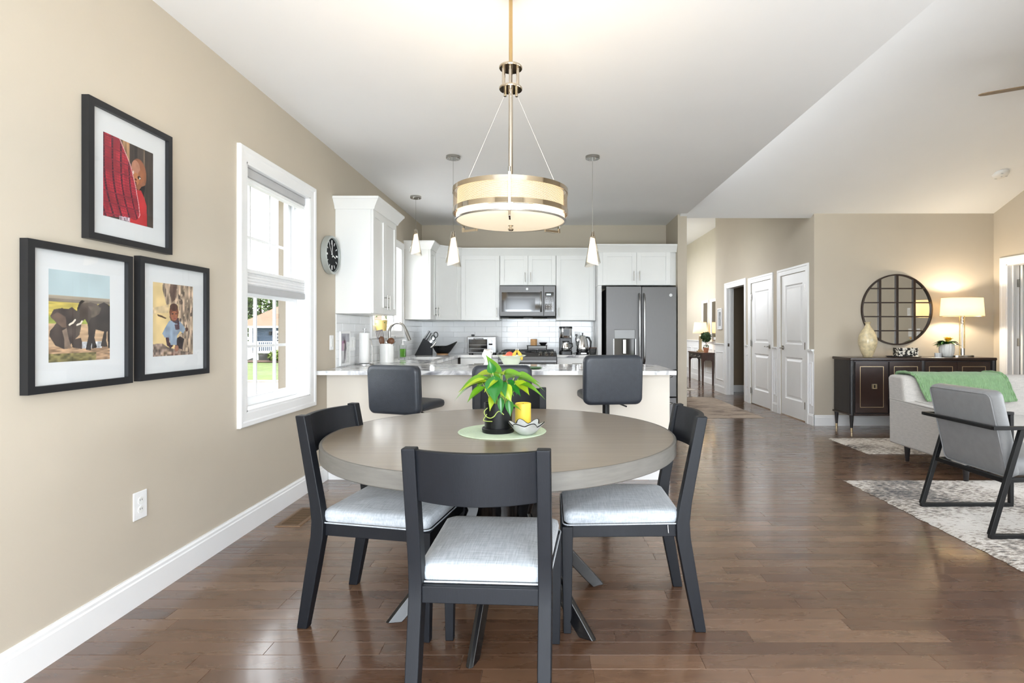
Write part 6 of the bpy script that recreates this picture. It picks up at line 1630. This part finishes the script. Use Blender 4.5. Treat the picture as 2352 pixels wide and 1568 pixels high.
B().bar((.61, -HWc, .36), (.61, HWc, .36), .022, .026).obj('cross_rail', 'black_metal', ac, bevel=.003)
T = Matrix.Translation((.125, 0, .595)) @ Matrix.Rotation(math.radians(-12.5), 4, 'Y') @ Matrix.Rotation(PI/2, 4, 'Z')
b = B(); pad(b, .535, .52, .085, .035, T); bkc = b.obj('back_cushion', 'grey_leather', ac, smooth=60)
pts = [tuple(T @ Vector((x, .040, z))) for x, z in rr(.51, .495, .03, 4)]; B().tube(pts+[pts[0]], .004, 6).obj('seam_piping', 'grey_leather', bkc, smooth=60)
b = B(); cushion(b, .53, .52, .355, .46, .04, .012, T=Matrix.Translation((.41, 0, 0)) @ Matrix.Rotation(PI/2, 4, 'Z')); b.obj('seat_cushion', 'grey_leather', ac, smooth=60)

# ---- ceiling fan and smoke detector
fn = thing('ceiling_fan', 'ceiling fan with brown wooden blades under the vaulted ceiling', 'fan', (4.38, 4.555, 0))
B().lathe([(.001, ZR), (.07, ZR), (.07, ZR-.03), (.03, ZR-.06), (.001, ZR-.06)], 24).obj('canopy', 'nickel', fn, smooth=40)
B().cyl((0, 0, 3.42), (0, 0, ZR-.04), .013, n=12).obj('downrod', 'nickel', fn)
B().lathe([(.001, 3.43), (.05, 3.43), (.11, 3.40), (.12, 3.35), (.11, 3.29), (.05, 3.26), (.001, 3.26)], 32).obj('motor', 'nickel', fn, smooth=40)
for k in range(5):
    T = Matrix.Rotation(math.radians(150.5+72*k), 4, 'Z') @ Matrix.Translation((0, 0, 3.30)) @ Matrix.Rotation(math.radians(-9), 4, 'X')
    pts = [(.14, -.035), (.30, -.06), (.62, -.062), (.66, -.045), (.68, 0), (.66, .045), (.62, .062), (.30, .06), (.14, .035)]
    bl = B().prism(pts, -.004, .004, T=T).obj('blade', 'blade_wood', fn, bevel=.002)
    B().box(.09, .22, -.018, .018, .004, .010, T).obj('blade_arm', 'nickel', bl)
sl = math.atan2(ZR-ZC, YMIR-YR)
sd = thing('smoke_detector', 'round white smoke detector on the sloped ceiling', 'smoke detector', (5.217, 6.4, ZC+(YMIR-6.4)*math.tan(sl)))
T = Matrix.Rotation(-sl, 4, 'X')
B().lathe([(.001, 0), (.082, 0), (.082, -.012), (.072, -.03), (.055, -.038), (.001, -.040)], 36, T=T).obj('cover', 'smoke_white', sd, smooth=40)
for k in range(3):
    a = k*2*PI/3; B().box(.055*math.cos(a)-.012, .055*math.cos(a)+.012, .055*math.sin(a)-.006, .055*math.sin(a)+.006, -.039, -.034, T).obj('vent_slot', 'blind_grey', sd)
B().lathe([(.001, -.040), (.009, -.040), (.009, -.043), (.001, -.043)], 12, T=T).obj('test_button', 'blind_grey', sd)

# ================================================================== HALLWAY
ht = thing('console_table', 'dark walnut console table against the hallway wall', 'table', (3.45, 12.5, 0))
CL, CW = 1.2, .27
B().box(-.02, CW+.01, -.02, CL+.02, .715, .738).obj('top', 'walnut', ht, bevel=.004)
for cx in (.02, CW-.02):
    for cy in (.02, CL-.02): B().loft([[(cx+sx*q, cy+sy*q, z) for sx, sy in ((-1, -1), (1, -1), (1, 1), (-1, 1))] for q, z in ((.015, 0), (.022, .70), (.022, .715))]).obj('leg', 'walnut', ht, bevel=.002)
for cy in (.02, CL-.02): B().prism([(.04, .715), (.04, .53), (.07, .565), (CW-.07, .565), (CW-.04, .53), (CW-.04, .715)], cy-.01, cy+.01, 'Y').obj('end_apron', 'walnut', ht)
for k in range(3):
    d = B().box(.0, .02, .05+k*.37, .05+k*.37+.36, .60, .712).obj('drawer', 'espresso_side', ht, bevel=.003)
    B().tube([(.0, .16+k*.37, .66), (-.025, .19+k*.37, .645), (-.025, .27+k*.37, .645), (.0, .30+k*.37, .66)], .006, 7).obj('drawer_pull', 'nickel', d, smooth=60)
B().box(CW-.03, CW-.01, .04, CL-.04, .60, .715).obj('rear_apron', 'walnut', ht)
table_lamp('table_lamp', 'lit lamp with a tapered cream shade on the hallway console', (3.55, 13.02, .738), .135, .172, .44, .70, 'column', 9)
tp = thing('topiary', 'round ball topiary in a terracotta pot on the hallway console', 'plant', (3.57, 12.62, .738))
B().lathe([(.001, 0), (.048, 0), (.062, .09), (.067, .09), (.067, .11), (.058, .11), (.055, .09), (.001, .09)], 24).obj('pot', 'terracotta', tp, smooth=40)
B().tube([(0, 0, .09), (.003, 0, .22), (0, 0, .34)], .007, 8).obj('trunk', 'bark', tp)
rq = random.Random(21); b = B()
def ballcloud(b, c, r, n, s):
    for _ in range(n):
        d = Vector((rq.gauss(0, 1), rq.gauss(0, 1), rq.gauss(0, 1))).normalized(); p = Vector(c)+d*r*rq.uniform(.8, 1.05)
        b2 = B(); leaf_mesh(b2, tuple(p), tuple(d+Vector((rq.uniform(-.8, .8), rq.uniform(-.8, .8), rq.uniform(-.8, .8)))), s, s*.6, tuple(d.orthogonal()), .2); b.add(b2.v, b2.f)
ballcloud(b, (0, 0, .36), .105, 300, .035); b.ball((0, 0, .36), .095, n=14, m=10); b.obj('foliage_ball', 'topiary_green', tp, smooth=80, kind='stuff', fixn=False)
b = B(); ballcloud(b, (0, 0, .115), .055, 90, .03); b.obj('moss', 'topiary_green', tp, smooth=80, kind='stuff', fixn=False)
def hall_mirror(label, y0, y1, z0, z1):
    t = thing('wall_mirror', label, 'mirror', (3.75, (y0+y1)/2, z0), 0, 'white framed mirrors in the hallway'); w = (y1-y0)/2; h = z1-z0
    b = B(); rings = []
    for o, tk in ((0, .001), (0, .028), (.055, .022), (.06, .012)): rings.append([(-tk, -w+o, o), (-tk, w-o, o), (-tk, w-o, h-o), (-tk, -w+o, h-o)])
    b.loft(rings, False).obj('frame', 'white_trim', t, smooth=0)
    B().box(-.013, -.002, -w+.05, w-.05, .05, h-.05).obj('glass', 'mirror_glass', t, smooth=0)
hall_mirror('white framed hall mirror above the lamp', 13.0, 13.52, 1.03, 1.96)
hall_mirror('white framed hall mirror above the topiary', 12.2, 12.80, 1.03, 1.96)
P = Paint(40, 50, ((0, 0), (40, 0), (40, 50), (0, 50))); P.fill(P.u > -1, (112, 114, 116), .3, 10, 14); P.fill((P.u > .3) & (P.u < .7) & (P.v < .7), (150, 152, 152), .3, 8, 8)
t = thing('hall_picture', 'small white framed grey picture beside the open doorway', 'picture', (XHALL, 11.07, 1.26))
w, h = .125, .42; rings = [[(-tk, -w+o, o), (-tk, w-o, o), (-tk, w-o, h-o), (-tk, -w+o, h-o)] for o, tk in ((0, .001), (0, .025), (.022, .025), (.022, .010))]
B().loft(rings, False).obj('frame', 'white_trim', t, smooth=0)
B().box(-.011, -.002, -w+.015, w-.015, .015, h-.015).obj('mat_board', 'mat_board', t, smooth=0)
P.print_obj('print', t, lambda u, v: (-.0115, .065-.13*u, .07+.28*v))

# ---- controls on the bedroom wall
plate('thermostat', 'small white thermostat on the wall beside the bedroom door', 'thermostat', (XR, 5.45, 1.53), -PI/2, n=1)
plate('light_switch', 'double white switch on the wall beside the bedroom door', 'switch', (XR, 5.50, 1.20), -PI/2, n=2)
plate('light_switch', 'single white switch next to the double switch by the bedroom door', 'switch', (XR, 5.68, 1.20), -PI/2)
